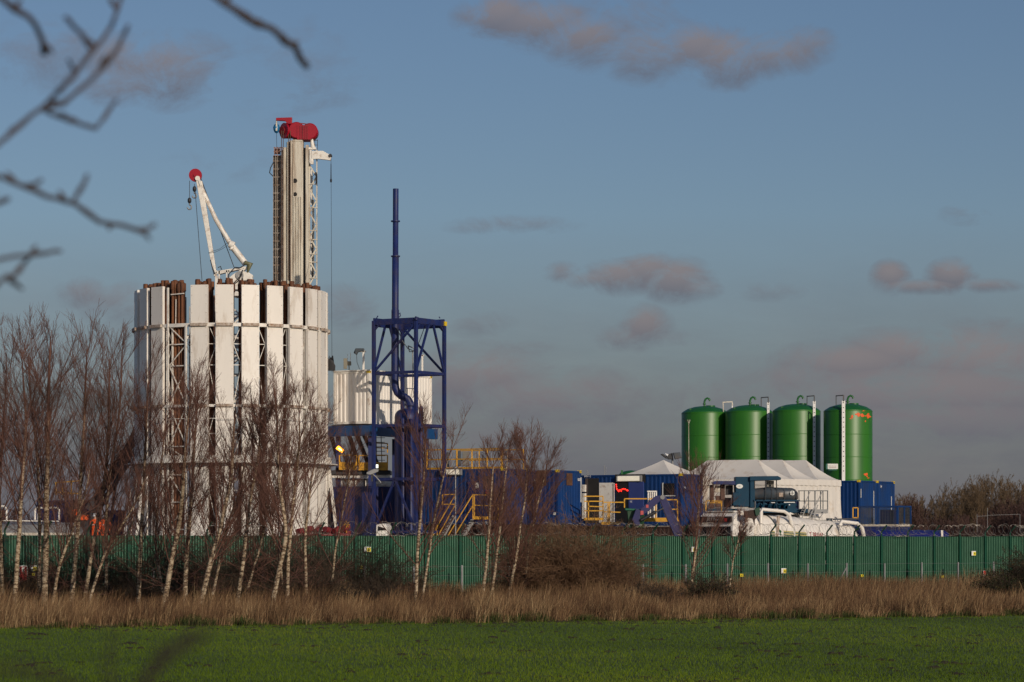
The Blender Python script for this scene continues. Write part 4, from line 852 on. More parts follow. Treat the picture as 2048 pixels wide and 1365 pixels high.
mb = MB(); mb.pbox(1281, 1287, 1022, 1030, Y_-.02, .02); mb.pbox(1292, 1297, 1010, 1016, Y_-.02, .02); mb.build('decal', mat('red_decal', (.5, .08, .08), .5), t)
mb = MB(); mb.pbox(1300, 1400, 1084, 1120, Y_+.1, 1.8); mb.build('chassis', m_arm, t)
# small green tank top behind C
t = thing('domed_tank', G0(1262, 166), 'dark green domed tank top just showing behind the blue cabin roof', 'tank'); c = G0(1262, 166); mb = MB(); zt = ZZ(941, 166); mb.lathe([(.02, zt), (.35, zt-.04), (.62, zt-.14), (.72, zt-.26), (.72, 0)], (c.x, c.y, 0), 24); mb.build('shell', m_greend, t)
mb = MB(); mb.pbox(1242, 1246, 941, 950, 165, .15); mb.build('vent', m_greend, t)
for i, (x, y) in enumerate(((1209, 931), (1174, 940))):
    t = thing('radio_mast', P(x, 948, 170), ('thin aerial rods standing behind the blue cabin roof', 'short thin aerial behind the gap between blue containers')[i], 'aerial'); mb = MB(); mb.tube([P(x, 1100, 170), P(x, y, 170)], .02, 5); mb.tube([P(x+3, 950, 170), P(x+3, y+4, 170)], .015, 5); mb.build('rod', m_grey, t)

# ------------------------------------------------------------------ silos
SR = 1.51
def silo(cx, D, ytop, label, ladder=None, extra=0):
    c = G0(cx, D); zs = ZZ(ytop, D); t = thing('storage_silo', (c.x, c.y, 0), label, 'silo', 'green storage silos')
    mb = MB(); prof = [(SR, .5)]
    prof += [(SR, zs-.05), (SR-.015, zs)]
    mb.lathe(prof, (c.x, c.y, 0), 64); mb.build('shell', m_green, t)
    for z in (zs-6.6, zs-4.3, zs-2.9, zs-1.5, zs-.06): mb = MB(); mb.lathe([(SR-.01, z-.025), (SR+.012, z-.015), (SR+.012, z+.015), (SR-.01, z+.025)], (c.x, c.y, 0), 64, True); mb.build('weld_band', m_green, t)
    mb = MB(); mb.lathe([(SR-.015, zs), (SR-.10, zs+.07), (SR*.75, zs+.24), (SR*.45, zs+.37), (SR*.2, zs+.42), (.01, zs+.43)], (c.x, c.y, 0), 64); mb.build('dome', m_greend, t)
    mb = MB(); g0 = Vector((c.x-.05+.1*extra, c.y-.2, zs+.35)); mb.tube([g0, g0+Vector((0, 0, .35)), g0+Vector((.06, 0, .50)), g0+Vector((.18, 0, .58)), g0+Vector((.30, 0, .53)), g0+Vector((.36, 0, .40))], .065, 10); mb.tube([g0+Vector((0, 0, .18)), g0+Vector((0, 0, .23))], .12, 12); mb.build('vent_pipe', m_greend, t)
    for x, w in ((.7, .12), (-.95, .1)): mb = MB(); p = Vector((c.x+x, c.y-.75, zs)); mb.bar(p+Vector((0, 0, -.25)), p+Vector((0, 0, .22)), .16, .03); mb.build('lifting_lug', m_green, t)
    mb = MB(); p = Vector((c.x+.35, c.y-.1, zs+.38)); mb.tube([p, p+Vector((0, 0, .08))], .30, 16); mb.build('hatch', m_greend, t)
    for k in range(4): a = PI/4+k*PI/2; mb = MB(); mb.tube([(c.x+1.2*math.cos(a), c.y+1.2*math.sin(a), 0), (c.x+1.2*math.cos(a), c.y+1.2*math.sin(a), .6)], .12, 8); mb.build('leg', m_green, t)
    if ladder:
        lx, bot, w = ladder; Yl = c.y-math.sqrt(max(.05, SR**2-min(SR*.99, abs(XX(lx, D-1)-c.x))**2))-.12; x = XX(lx, Yl); hw = w/2*Yl/F; mb = MB()
        mb.box(x-hw, x+hw, Yl-.03, Yl+.03, ZZ(bot, Yl), zs+.55); lo = mb.build('ladder_guard', m_ladder, t)
        mb = MB(); n = 15
        for i in range(n): z = zs+.4-i*.30; mb.box(x-.035, x+.035, Yl-.042, Yl-.032, z, z+.05)
        mb.build('rung_hole', m_slate, lo)
        mb = MB(); mb.bar((x, Yl, zs+.5), (x, Yl, zs+.9), .07, .07); mb.bar((x, Yl, zs+.88), (x-.42, Yl+.3, zs+.86), .06, .06); mb.bar((x-.42, Yl+.3, zs+.9), (x-.42, Yl+.3, zs+.3), .06, .06); mb.build('grab_rail', m_slate, t)
    return t, c, zs
s1, c1_, z1_ = silo(1410, 183, 826, 'leftmost green silo with a pale sling hanging on its left side')
s2, c2_, z2_ = silo(1498, 181.4, 824, 'second green silo from the left, ladder at its right edge', (1536.5, 1100, 5), 1)
s3, c3_, z3_ = silo(1593, 179.2, 822, 'third green silo from the left with a broad white ladder on its right', (1628.5, 1100, 5.5), 1)
s4, c4_, z4_ = silo(1696, 176.6, 822, 'rightmost green silo with orange paint patches and a central white ladder', (1687, 1100, 6.5), 0)
wire('sling', [P(1366, 838, 181.5), P(1372, 843, 181.3), P(1378, 845, 181.3)], .02, s1, m_dark); mb = MB(); mb.bar(P(1375.5, 840, 181.25), P(1377.5, 848, 181.25), .03, .03); mb.bar(P(1380, 840, 181.25), P(1378, 848, 181.25), .03, .03); mb.bar(P(1377.5, 847, 181.25), P(1378, 940, 181.25), .03, .03); mb.build('sling_tail', m_cream, s1)
mb = MB(); mb.pbox(1463.5, 1466, 806, 824, 182.8, .08); mb.build('ladder_guard', m_ladder, s1); mb = MB(); mb.bar(P(1446, 805, 182), P(1464, 804, 182.5), .06, .06); mb.bar(P(1446, 804, 182), P(1447, 824, 182), .06, .06); mb.bar(P(1464, 803, 182.5), P(1465, 812, 182.5), .06, .06); mb.build('grab_rail', m_cream, s1)
# orange patches following the shell, and the name plate
def on_shell(c, a, z, r=SR+.006): return Vector((c.x+r*math.sin(a), c.y-r*math.cos(a), z))
rp = random.Random(5); mb = MB()
def patch(c, a0, z0, ra, rz):
    n = 10; pts = []; 
    for k in range(n): th = 2*PI*k/n; f = rp.uniform(.65, 1.1); pts.append(on_shell(c, a0+ra*math.cos(th)*f, z0+rz*math.sin(th)*f, SR+.008))
    cen = on_shell(c, a0, z0, SR+.014); mb.add(pts+[cen], [(k, (k+1) % n, n) for k in range(n)])
zq = lambda y: ZZ(y, 175.2)
for (x, y, rx, ry) in ((1716, 830, 4.2, 4.2), (1724, 831, 4.5, 4.5), (1731, 832, 3, 1.2), (1737, 832, 4.0, 4.8), (1742, 833, 3, 2), (1703.5, 834, 3, 4), (1700, 838, 2, 1.5), (1727, 822, 5, 1), (1731, 842.5, 1.6, 2.0), (1711, 829, 2, 2), (1738, 827, 2, 1.3), (1733, 949, 5, 3.2), (1735, 953, 2, 1.4), (1738, 956, 3, 1)):
    a = math.asin(max(-.97, min(.97, (XX(x, 175.3)-c4_.x)/SR))); patch(c4_, a, zq(y), rx*.0308/SR/max(.35, math.cos(a)), ry*.0308)
mb.build('orange_patch', m_orange, s4)
pl = MB(); pl.pbox(1655.5, 1676, 928, 938.5, 175.0, .06); pl.build('name_plate', m_signw, s4); pl = MB(); pl.pbox(1652, 1655.4, 928, 939, 175.0, .06); pl.pbox(1657, 1674, 938.6, 941, 175.0, .06); pl.build('plate_trim', mat('plate_teal', (.01, .12, .09), .5), s4)
pl = MB()
for i, (x0, x1, y) in enumerate(((1658, 1662, 932), (1663, 1668, 932), (1669, 1673, 932), (1659, 1673, 935))): pl.pbox(x0, x1, y, y+.8, 174.97, .02)
pl.build('plate_lettering', mat('plate_text', (.35, .25, .25), .5), s4)
# floodlights beside silo 1
t = thing('floodlight_cluster', P(1345, 925, 168), 'dark twin floodlights tilted above the left tent peak', 'floodlight')
mb = MB(); mb.poly([P(1321, 909, 168), P(1326, 908, 168), P(1336, 915, 168), P(1333, 918, 168)], (0, .3, 0)); mb.poly([P(1333, 910, 168), P(1345, 906, 168), P(1347, 919, 168), P(1336, 919, 168)], (0, .4, 0)); mb.build('lamp_head', m_dark, t, bevel=.02)
mb = MB(); mb.poly([P(1346, 906, 167.8), P(1361, 905, 167.8), P(1364, 916, 167.8), P(1350, 919, 167.8)], (0, .4, 0)); mb.build('lamp_head', m_slate, t, bevel=.03); mb = MB(); mb.poly([P(1330, 907, 167.9), P(1337, 909, 167.9), P(1335, 913, 167.9)], (0, .05, 0)); mb.build('reflector', m_wtxt, t); mb = MB(); mb.tube([P(1345, 918, 168.2), P(1345, 1100, 168.2)], .06, 8); mb.build('mast', m_grey, t)

# ------------------------------------------------------------------ tents
def canopy(N0, Lu, Lv, zp, ze, label, ridge=True):
    t = thing('marquee', (N0.x, N0.y, 0), label, 'marquee', 'white marquees'); w = Lu/2
    c = [N0, N0+UD*Lu, N0+UD*Lu+VD*Lv, N0+VD*Lv]; r0 = N0+UD*w+VD*min(w, Lv/2); r1 = N0+UD*w+VD*(Lv-min(w, Lv/2))
    mb = MB(); n = 8
    def srf(a, b, c_, d):   # ruled sheet from ridge edge a-b down to eave d-c, sagging
        vs = []
        for i in range(n+1):
            f = i/n; zz = ze+(zp-ze)*((1-f)**1.35)
            for k in range(n+1):
                g = k/n; top = a.lerp(b, g); bot = d.lerp(c_, g); p = top.lerp(bot, f); sag = .06*math.sin(PI*f)*math.sin(PI*g)*(0.4 if (a-b).length < .1 else 1)
                vs.append((p.x, p.y, zz-sag))
        mb.add(vs, [(i*(n+1)+k, i*(n+1)+k+1, (i+1)*(n+1)+k+1, (i+1)*(n+1)+k) for i in range(n) for k in range(n)], True)
    srf(r0, r0, c[1], c[0]); srf(r1, r0, c[0], c[3]); srf(r0, r1, c[2], c[1]); srf(r1, r1, c[3], c[2]); mb.build('canopy', m_canvas, t)
    mb = MB()
    for i in range(4):
        a, b = c[i], c[(i+1) % 4]; m_ = 14; o = ((a+b)/2-(c[0]+c[2])/2).normalized()
        vs = []
        for k in range(m_+1): p = a.lerp(b, k/m_)+o*(.02+.015*math.sin(k*1.9)); vs += [(p.x, p.y, ze+.01), (p.x+o.x*.02, p.y+o.y*.02, ze-.35+.02*math.sin(k*2.3))]
        mb.add(vs, [(2*k, 2*k+1, 2*k+3, 2*k+2) for k in range(m_)], True)
    mb.build('valance', m_canvas, t)
    for i, nm in enumerate(('end_wall', 'rear_wall', 'rear_wall', 'side_wall')):
        mb = MB()
        a, b = c[i], c[(i+1) % 4]; m_ = 22; o = ((a+b)/2-(c[0]+c[2])/2).normalized(); vs = []
        for k in range(m_+1):
            f = k/m_; w_ = .02+.03*math.sin(k*1.3)*math.sin(k*.37)
            for (z, e) in ((ze-.12, 0), (ze-.9, w_), (ze-1.8, w_*1.4+.05*math.sin(k*.9)), (ze-2.4, w_*2+.10), (.05, w_*2+.15)): p = a.lerp(b, f)+o*e-o*.02; vs.append((p.x, p.y, z))
        mb.add(vs, [(k*5+j, k*5+j+1, (k+1)*5+j+1, (k+1)*5+j) for k in range(m_) for j in range(4)], True); mb.build(nm, m_canvas, t)
    for p in c: mb = MB(); q_ = p.lerp((c[0]+c[2])/2, .03); mb.bar((q_.x, q_.y, 0), (q_.x, q_.y, ze-.03), .06, .06); mb.build('leg', m_grey, t)
T0 = G0(1540, 161.5); zp_, ze_ = ZZ(919, 163), ZZ(957.5, 161.5)
for i, lab in enumerate(('nearest white marquee bay, left of the others behind the teal engine unit', 'middle white marquee bay with a seam on each side of its roof', 'farthest white marquee bay, its corner touching the right blue containers')):
    canopy(T0+UD*3.1*i, 3.08, 6.4, zp_+.06*i, ze_+.03*i, lab)
canopy(G0(1345, 160.5), 4.4, 3.6, ZZ(920, 163), ZZ(951, 161), 'small separate white tent with a peaked roof behind the blue cabin')
# right containers
for i, (px, lab, tx) in enumerate(((1719, 'right-hand blue container next to the white marquee', None), (1762, 'rightmost tall blue container marked with small white digits', '14'))):
    NN = G0(1719, 174)+UD*2.62*i; zt = ZZ(961, 174)
    ct = container('blue_container', lab, NN, 3.35, 6.06, 2.56, zt-3.35, m_blue, castset=(0, 1))
    mb = MB(); mb.box(2.02, 2.07, -.02, .0, .2+.5*i, 2.35-.3*i); mb.build('marking_strip', m_signw, ct, local=True)
    if i == 0: mb = MB(); mb.box(.17, .22, -.02, .0, 1.9, 2.45); mb.build('marking_strip', m_signw, ct, local=True)
    container('support_container', ('dark blue container beneath the blue container next to the marquee', 'dark blue container beneath the rightmost tall blue container')[i], NN, .01, 6.06, 2.56, 3.28, m_navy, group='dark support containers', cast=False)
    if tx: text_obj(tx, .26, m_wtxt, ct, frame_at(NN+UD*.32-VD*.03+Vector((0, 0, zt-.42)), UD))
# blue cage skip
NK = G0(1795, 168); zk = ZZ(1053, 168)
sk = thing('cage_basket', (NK.x, NK.y, zk), 'open blue mesh-sided cargo basket in front of the right blue containers', 'cargo basket', rz=ROT)
Lb, Wb, Hb = 2.45, 1.85, 1.22
mb = MB(); mb.box(0, Wb, 0, Lb, 0, .12); mb.build('base', m_cream, sk, local=True)
for (x, y) in ((0, 0), (Wb, 0), (0, Lb), (Wb, Lb), (0, Lb*.52), (Wb*.5, 0)): mb = MB(); mb.box(x-.05, x+.05, y-.05, y+.05, .12, Hb); mb.build('post', m_blue, sk, local=True)
mb = MB()
for y in (0, Lb): mb.box(0, Wb, y-.045, y+.045, Hb-.09, Hb+.003)
for x in (0, Wb): mb.box(x-.045, x+.045, 0.05, Lb-.05, Hb-.092, Hb)
mb.build('top_rail', m_blue, sk, local=True)
mb = MB()
for i in range(24):
    f = (i+.5)/24; mb.box(-.008, .008, f*Lb-.008, f*Lb+.008, .12, Hb-.1)
    if i < 18: g_ = (i+.5)/18; mb.box(g_*Wb-.008, g_*Wb+.008, -.008, .008, .12, Hb-.1); mb.box(g_*Wb-.008, g_*Wb+.008, Lb-.008, Lb+.008, .12, Hb-.1)
for i in range(12): z = .16+i*.085; mb.box(-.006, .006, 0, Lb, z, z+.012); mb.box(0, Wb, -.006, .006, z, z+.012)
mb.build('mesh_panel', m_slate, sk, local=True)
mb = MB(); mb.box(.25, 1.1, .35, 1.25, .13, .98); mb.build('crate', m_navy, sk, local=True, bevel=.03)
# support for basket + blue tarp load
mb = MB(); mb.box(-.2, Wb+.4, -.4, Lb+.3, -zk+.01, -.02)
sp = thing('support_container', (NK.x, NK.y, 0), 'dark blue container block under the mesh cargo basket', 'shipping container', 'dark support containers', ROT); mb = MB(); mb.box(0, Wb, 0, Lb, .01, zk-.03); mb.build('body', m_navy, sp, local=True); mb = MB(); mb.box(-.03, Wb+.03, -.03, .0, .3, .5); mb.build('ledge', m_navy, sp, local=True)
tp = thing('covered_trailer', G0(1810, 161), 'deep blue tarpaulin covered trailer low behind the razor wire', 'trailer')
mb = MB(); a = G0(1738, 159.2); b = G0(1884, 163.3); d = (b-a).normalized(); nn = Vector((d.y, -d.x, 0)); prof = [(.9, -.0), (.9, 2.0), (.8, 3.05), (.4, 3.22), (0, 3.25), (-.4, 3.22), (-.9, 3.05), (-.9, 0)]; m_ = 30; vs = []
for k in range(m_+1):
    p = a.lerp(b, k/m_)
    for (o, z) in prof: w_ = .03*math.sin(k*2.1+z*2); vs.append((p.x+nn.x*(o*.8+w_), p.y+nn.y*(o*.8+w_)+.7, max(.5, z+.03*math.sin(k*1.3)-.04*(k/m_)) if z else .5))
L8 = len(prof); mb.add(vs, [(k*L8+j, (k+1)*L8+j, (k+1)*L8+j+1, k*L8+j+1) for k in range(m_) for j in range(L8-1)], True); mb.add(vs[:L8], [tuple(range(L8))]); mb.add(vs[-L8:], [tuple(range(L8))[::-1]]); mb.build('tarpaulin', m_blue2, tp)
mb = MB(); e = P(1884, 1061, 163.0); mb.bar(e, P(1885, 1100, 163), .12, .06); mb.build('tail_strip', m_white2, tp); mb = MB()
for k in range(4): c = a.lerp(b, (k+1)/5)+nn*.6; mb.tube([(c.x, c.y+.6, .45), (c.x+nn.x*.2, c.y+.6+nn.y*.2, .45)], .45, 16)
mb.build('wheel', m_black, tp)

# ------------------------------------------------------------------ teal engine unit
eg = thing('engine_unit', G0(1530, 157.8), 'teal diesel engine unit with a rounded slate housing on a raised trailer deck', 'engine unit')
Y_ = 158.0; m_em = m_signw
mb = MB(); mb.pbox(1470, 1616, 1018, 1026, Y_, 1.8); mb.pbox(1415, 1472, 1018, 1025, Y_+.6, 1.2); mb.build('deck', m_teal, eg, bevel=.01)
mb = MB(); mb.pbox(1424, 1600, 1026, 1120, Y_+.5, 1.1); mb.build('trailer_chassis', m_dark, eg)
mb = MB(); mb.pbox(1471, 1502, 954, 1014, Y_+.2, 1.3); mb.pbox(1500, 1510, 957, 1016, Y_+.1, 1.2); mb.pbox(1466, 1480, 985, 1012, Y_+.1, 1.0); mb.build('cab_housing', m_teal, eg, bevel=.03)
mb = MB(); mb.poly([P(1500, 953, Y_), P(1556, 952.5, Y_), P(1562, 956, Y_), P(1562, 960, Y_), P(1500, 962, Y_)], (0, 1.6, 0)); mb.build('canopy_roof', m_teal, eg, bevel=.01)
mb = MB(); mb.poly([P(1425, 965, Y_+.2), P(1430, 962.5, Y_+.2), P(1471, 962.5, Y_+.2), P(1471, 970, Y_+.2), P(1428, 969, Y_+.2)], (0, 1.2, 0)); mb.build('side_canopy', m_navy, eg, bevel=.01)
mb = MB(); c = P(1479, 973, Y_+.17); mb.tube([c-Vector((0, .03, 0)), c+Vector((0, .03, 0))], .5, 20); o = mb.build('oval_emblem', m_em, eg); 
for v in o.data.vertices: lx = v.co.x-(c.x-eg.location.x); lz = v.co.z-c.z+eg.location.z; v.co.x = (c.x-eg.location.x)+lx*.38; v.co.z = (c.z-eg.location.z)+lz*.25
text_obj('cv', .17, mat('emblem_text', (.3, .36, .36), .5), eg, frame_at(P(1475.5, 974.5, Y_+.13), (1, 0, 0)), shear=.3)
mb = MB(); Ys = Y_+.1
prof = [(1509, 977, 1000), (1530, 975, 1001), (1533, 974, 1002), (1566, 975.5, 1002), (1585, 976, 1002), (1592, 979, 1001), (1597, 985, 999), (1598, 992, 998)]
vs = []; 
for (x, yt, yb) in prof:
    cz = (ZZ(yt, Ys)+ZZ(yb, Ys))/2; hz = (ZZ(yt, Ys)-ZZ(yb, Ys))/2; hy = .55*hz/.36
    for k in range(16):
        th = 2*PI*k/16; cc_, ss = math.cos(th), math.sin(th); f = 1/(abs(cc_)**4+abs(ss)**4)**.25; vs.append((XX(x, Ys), Ys+.6+hy*cc_*f, cz+hz*ss*f))
n_ = len(prof); mb.add(vs, [(i*16+k, i*16+(k+1) % 16, (i+1)*16+(k+1) % 16, (i+1)*16+k) for i in range(n_-1) for k in range(16)], True); mb.add(vs[:16], [tuple(range(16))]); mb.add(vs[-16:], [tuple(range(16))[::-1]]); mb.build('engine_housing', m_slate, eg)
mb = MB(); mb.pbox(1558, 1566, 986, 994, Ys-.02, .03); mb.build('access_panel', m_rust2, eg); mb = MB()
for x in (1530.5, 1543, 1554, 1569): mb.pbox(x, x+.8, 977, 1000, Ys-.02, .02)
mb.build('panel_seam', m_dark, eg)
mb = MB(); c = P(1584.5, 986.5, Ys-.01); mb.tube([c-Vector((0, .03, 0)), c+Vector((0, .03, 0))], .135, 18); mb.build('round_emblem', m_em, eg); mb = MB(); mb.pbox(1584, 1585, 982, 991, Ys-.06, .02); mb.pbox(1580, 1589, 986.2, 987, Ys-.063, .02); mb.build('emblem_cross', m_dark, eg)
mb = MB()
for x in (1511, 1527, 1541, 1553): mb.pbox(x, x+1.6, 1000, 1018, Y_, .06)
mb.pbox(1508, 1600, 1000, 1003, Y_, .06); mb.pbox(1575, 1592, 1004, 1018, Y_+.2, .8); mb.build('support_frame', m_teal, eg)
mb = MB()
for i in range(7): mb.tube([P(1514+i*11, 1015, Y_+.4), P(1518+i*11, 1006+(i % 3), Y_+.3), P(1526+i*11, 1011, Y_+.5)], .09, 8)
mb.tube([P(1556, 1010, Y_+.2), P(1580, 1006, Y_+.2)], .05, 6); mb.build('pipework', m_teal, eg); mb = MB(); mb.pbox(1511, 1598, 1001, 1019, Y_+.9, .1); mb.build('back_plate', m_navy, eg)
mb = MB(); mb.pbox(1578, 1580, 1009, 1011, Y_-.02, .05); mb.pbox(1540, 1550, 1005, 1006.5, Y_+.1, .05); mb.pbox(1568, 1590, 1004, 1006, Y_+.1, .05); mb.build('pale_fitting', m_wtxt, eg)
mb = MB(); mb.pbox(1533, 1548, 962, 975, Y_+.7, .5); mb.build('radiator_grille', m_cream, eg); mb = MB()
for i in range(4): mb.pbox(1534+i*4, 1535+i*4, 962, 975, Y_+.66, .03)
for i in range(4): mb.pbox(1533, 1548, 963+i*3.4, 964+i*3.4, Y_+.65, .03)
for x in (1508, 1530, 1552): mb.pbox(x, x+2, 960, 978, Y_+.1, .08)
mb.build('canopy_prop', m_dark, eg)
m_mach = mat('brown_machinery', (.10, .05, .035), .7, var=.4, scale=6)
for i, (x0, x1, y0, y1) in enumerate(((1420, 1428, 970, 1016), (1430, 1440, 972, 985), (1441, 1450, 970, 1000), (1452, 1466, 971, 990), (1432, 1446, 992, 1014), (1448, 1462, 996, 1015))): mb = MB(); mb.pbox(x0, x1, y0, y1, Y_+.7+.05*i, .5); mb.build('gearbox_block', m_mach if i % 2 == 0 else m_cream if i == 1 else m_dark, eg, bevel=.02)
# grey walkway
mb = MB(); mb.pbox(1616, 1656, 1019, 1027, Y_, 1.2); mb.build('walkway', m_grey, eg)
rl_ = MB()
for x in (1598, 1608.5, 1617, 1629.5, 1641, 1646, 1655): rl_.bar(P(x, 1019, Y_), P(x, 982, Y_), .05, .05)
for y in (982, 1002.5): rl_.bar(P(1596, y, Y_), P(1656, y, Y_), .045, .045)
rl_.build('walkway_rail', mat('grey_rail', (.07, .08, .085), .5), eg); 
mb = MB()
for (a, b, c, d) in ((1597, 1037, 1620, 984), (1603, 1039, 1615, 1008), (1630, 1038, 1631, 983), (1618, 1037, 1645, 983), (1638, 1038, 1650, 1022), (1625, 1038, 1636, 1010)): mb.bar(P(a, b, Y_-.2), P(c, d, Y_-.2), .06, .05)
for i in range(5): mb.bar(P(1599+i*2.5, 1036-i*5, Y_-.5), P(1599+i*2.5, 1036-i*5, Y_), .2, .03)
mb.pbox(1620, 1642, 1034, 1036, Y_, .1); mb.build('access_ladder', m_grey, eg)

# ------------------------------------------------------------------ white tank truck
TD = Vector((.70, .714, 0)); TW = Vector((-.714, .70, 0)); NT = G0(1466, 151.6)
tr = thing('tank_truck', NT, 'white vacuum tank truck with dark visor, clover emblem and red lettering', 'truck', rz=math.atan2(.714, .70))
zt = ZZ(1024, 151.6)
def tb(x0, x1, y0, y1, z0, z1): mb = MB(); mb.box(x0, x1, y0, y1, z0, z1); return mb     # local x back, y left
mb = MB(); pr = [(.0, .9), (.0, 3.2), (.12, 3.9), (.45, zt), (1.75, zt-.02), (1.8, 3.6), (1.8, .9)]
mb.add([(x, 0, z) for x, z in pr]+[(x, 2.45, z) for x, z in pr], [tuple(range(7))[::-1], tuple(range(7, 14))]+[(i, (i+1) % 7, 7+(i+1) % 7, 7+i) for i in range(7)]); cab = mb.build('cab', m_white, tr, local=True, bevel=.05)
zv0, zv1 = ZZ(1045, 151.6), ZZ(1033, 151.6)
v_ = tb(-.09, .02, .06, 2.38, zv0, zv1).build('sun_visor', mat('visor_dark', (.018, .014, .014), .3), tr, local=True, bevel=.03)
tb(-.02, .01, .15, 2.3, 2.1, ZZ(1053, 151.6)).build('windscreen', m_glass, tr, local=True)
tb(.4, 1.2, -.015, .01, 2.1, 2.9).build('side_window', m_glass, tr, local=True)
tb(-.22, -.08, .02, .25, 2.55, 3.15).build('mirror', m_dark, tr, local=True); tb(.35, .55, -.42, -.15, 2.3, 3.1).build('mirror', m_dark, tr, local=True)
ph = lambda px: meet(px, NT, TW)
text_obj('JETRO T', .30, mat('visor_text', (.55, .53, .50), .5), tr, frame_at(NT+TW*ph(1416)-TD*.10+Vector((0, 0, ZZ(1041, 152))), -TW), shear=.25, spacing=1.05)
mb = MB(); mb.box(-.10, -.092, ph(1456), ph(1451), zv0+.04, zv1-.10); mb.build('visor_badge', m_signr, tr, local=True)
mb = MB()
mb.box(.3, 1.1, .2, 2.2, zt, zt+.06); mb.build('roof_light_bar', m_white2, tr, local=True)
tb(1.8, 11.4, .5, 1.95, .7, 1.0).build('chassis', m_dark, tr, local=True)
for x in (.9, 5.6, 7.4, 9.8):
    for y in (.0, 2.15): mb = MB(); mb.tube([(x, y, .5), (x, y+.3, .5)], .5, 20); w = mb.build('wheel', m_black, tr, local=True); mb = MB(); mb.tube([(x, y-.01, .5), (x, y+.31, .5)], .26, 14); mb.build('rim', m_grey, w, local=True)
# tank, sloping down to the rear
def tz(x): return 2.98-(x-2.2)*.045
def trd(x): return 1.18-(x-2.2)*.010
def SX(x): return 1.8+(x-1.8)*1.25 if x > 1.8 else x
mb = MB(); prof = [(1.95, .75), (2.05, 1.0), (2.25, 1.0), (3.9, 1.0), (5.6, 1.0), (7.3, 1.0), (8.9, 1.0), (9.25, .97), (9.5, .75), (9.6, .3)]
prof = [(SX(x), f) for x, f in prof]
vs = [(x, 1.22+trd(x)*f*math.cos(2*PI*k/32), tz(x)+trd(x)*f*math.sin(2*PI*k/32)) for x, f in prof for k in range(32)]
mb.add(vs, [(i*32+k, i*32+(k+1) % 32, (i+1)*32+(k+1) % 32, (i+1)*32+k) for i in range(len(prof)-1) for k in range(32)], True); mb.add(vs[:32], [tuple(range(32))]); mb.add(vs[-32:], [tuple(range(32))[::-1]]); mb.build('tank', m_white, tr, local=True)
for x in [SX(x_) for x_ in (3.4, 4.6, 5.5, 6.7, 7.9, 9.0)]:
    mb = MB(); vs = [(x+dx, 1.22+(trd(x)+e)*math.cos(2*PI*k/32), tz(x)+(trd(x)+e)*math.sin(2*PI*k/32)) for dx, e in ((-.06, 0), (-.05, .035), (.05, .035), (.06, 0)) for k in range(32)]
    mb.add(vs, [(i*32+k, i*32+(k+1) % 32, (i+1)*32+(k+1) % 32, (i+1)*32+k) for i in range(3) for k in range(32)], True); mb.build('tank_rib', m_white2 if x > 4 else m_slate, tr, local=True)
# pipe hoops
mb = MB(); mb.tube([(2.35, .1, 2.6), (2.35, .1, 3.95), (2.45, .15, 4.12), (4.0, .2, 4.02), (4.35, .2, 3.85), (4.6, .2, 3.2)], .09, 10); mb.build('loop_pipe', m_white, tr, local=True)
mb = MB(); mb.tube([(7.9, .1, 2.4), (7.9, .1, 3.35), (8.0, .15, 3.5), (9.2, .2, 3.4), (9.55, .2, 3.15), (9.8, .2, 2.4)], .10, 10); mb.build('loop_pipe', m_white, tr, local=True)
mb = MB(); mb.tube([(5.9, 1.9, 3.7), (6.1, 1.9, 3.95), (8.3, 1.9, 3.82)], .09, 10); mb.build('loop_pipe', m_white, tr, local=True)
mb = MB(); mb.box(2.5, 3.9, .5, 1.9, tz(3)+1.1, tz(3)+1.22); mb.box(2.4, 2.5, .2, 1.9, 3.2, 3.95); mb.build('top_walkway', m_white2, tr, local=True)
mb = MB(); mb.bar((3.3, .02, 2.4), (3.55, .12, 3.75), .16, .07); mb.build('strap', m_rust2, tr, local=True); mb = MB(); mb.bar((8.2, .9, 3.62), (9.7, .6, 3.66), .12, .08); mb.tube([(8.0, 1.0, 3.5), (8.0, 1.0, 3.68)], .16, 12); mb.build('top_valve', m_slate, tr, local=True)
for ch in list(tr.children):
    if ch.name.split('.')[0] in ('loop_pipe', 'top_walkway', 'strap', 'top_valve'):
        for v in ch.data.vertices: v.co.x = SX(v.co.x); v.co.z += .20
# stripes / clover / lettering following the tank side (angle from -y)
def tsurf(x, a, e=.012): return Vector((x, 1.22-(trd(x)+e)*math.cos(a), tz(x)+(trd(x)+e)*math.sin(a)))
def stripe(x0, x1, a0, a1, m, nm):
    mb = MB(); n = 8; vs = []
    for i in range(n+1): x = x0+(x1-x0)*i/n; vs += [tsurf(x, a0), tsurf(x, a1)]
    mb.add(vs, [(2*i, 2*i+2, 2*i+3, 2*i+1) for i in range(n)], True); mb.build(nm, m, tr, local=True)
a_of = lambda z, x: math.asin(max(-.9, min(.9, (z-tz(x))/trd(x))))
lx = lambda px: meet(px, NT+TW*.05, TD)
xs_ = [lx(p) for p in (1543, 1550, 1568, 1614)]
for zc_, mm, h_ in ((3.14, m_gold, .055), (3.07, m_sgreen, .05), (3.0, m_gold, .055), (2.93, m_sgreen, .05), (2.86, m_gold, .05)):
    for (xa, xb) in ((xs_[0], xs_[1]), (xs_[2], xs_[3])):
        xm = (xa+xb)/2; s_ = -.02*(xm-3); stripe(xa, xb, a_of(zc_+s_-h_/2, xm), a_of(zc_+s_+h_/2, xm), mm, 'stripe')
xc = lx(1558); zc0 = 3.06
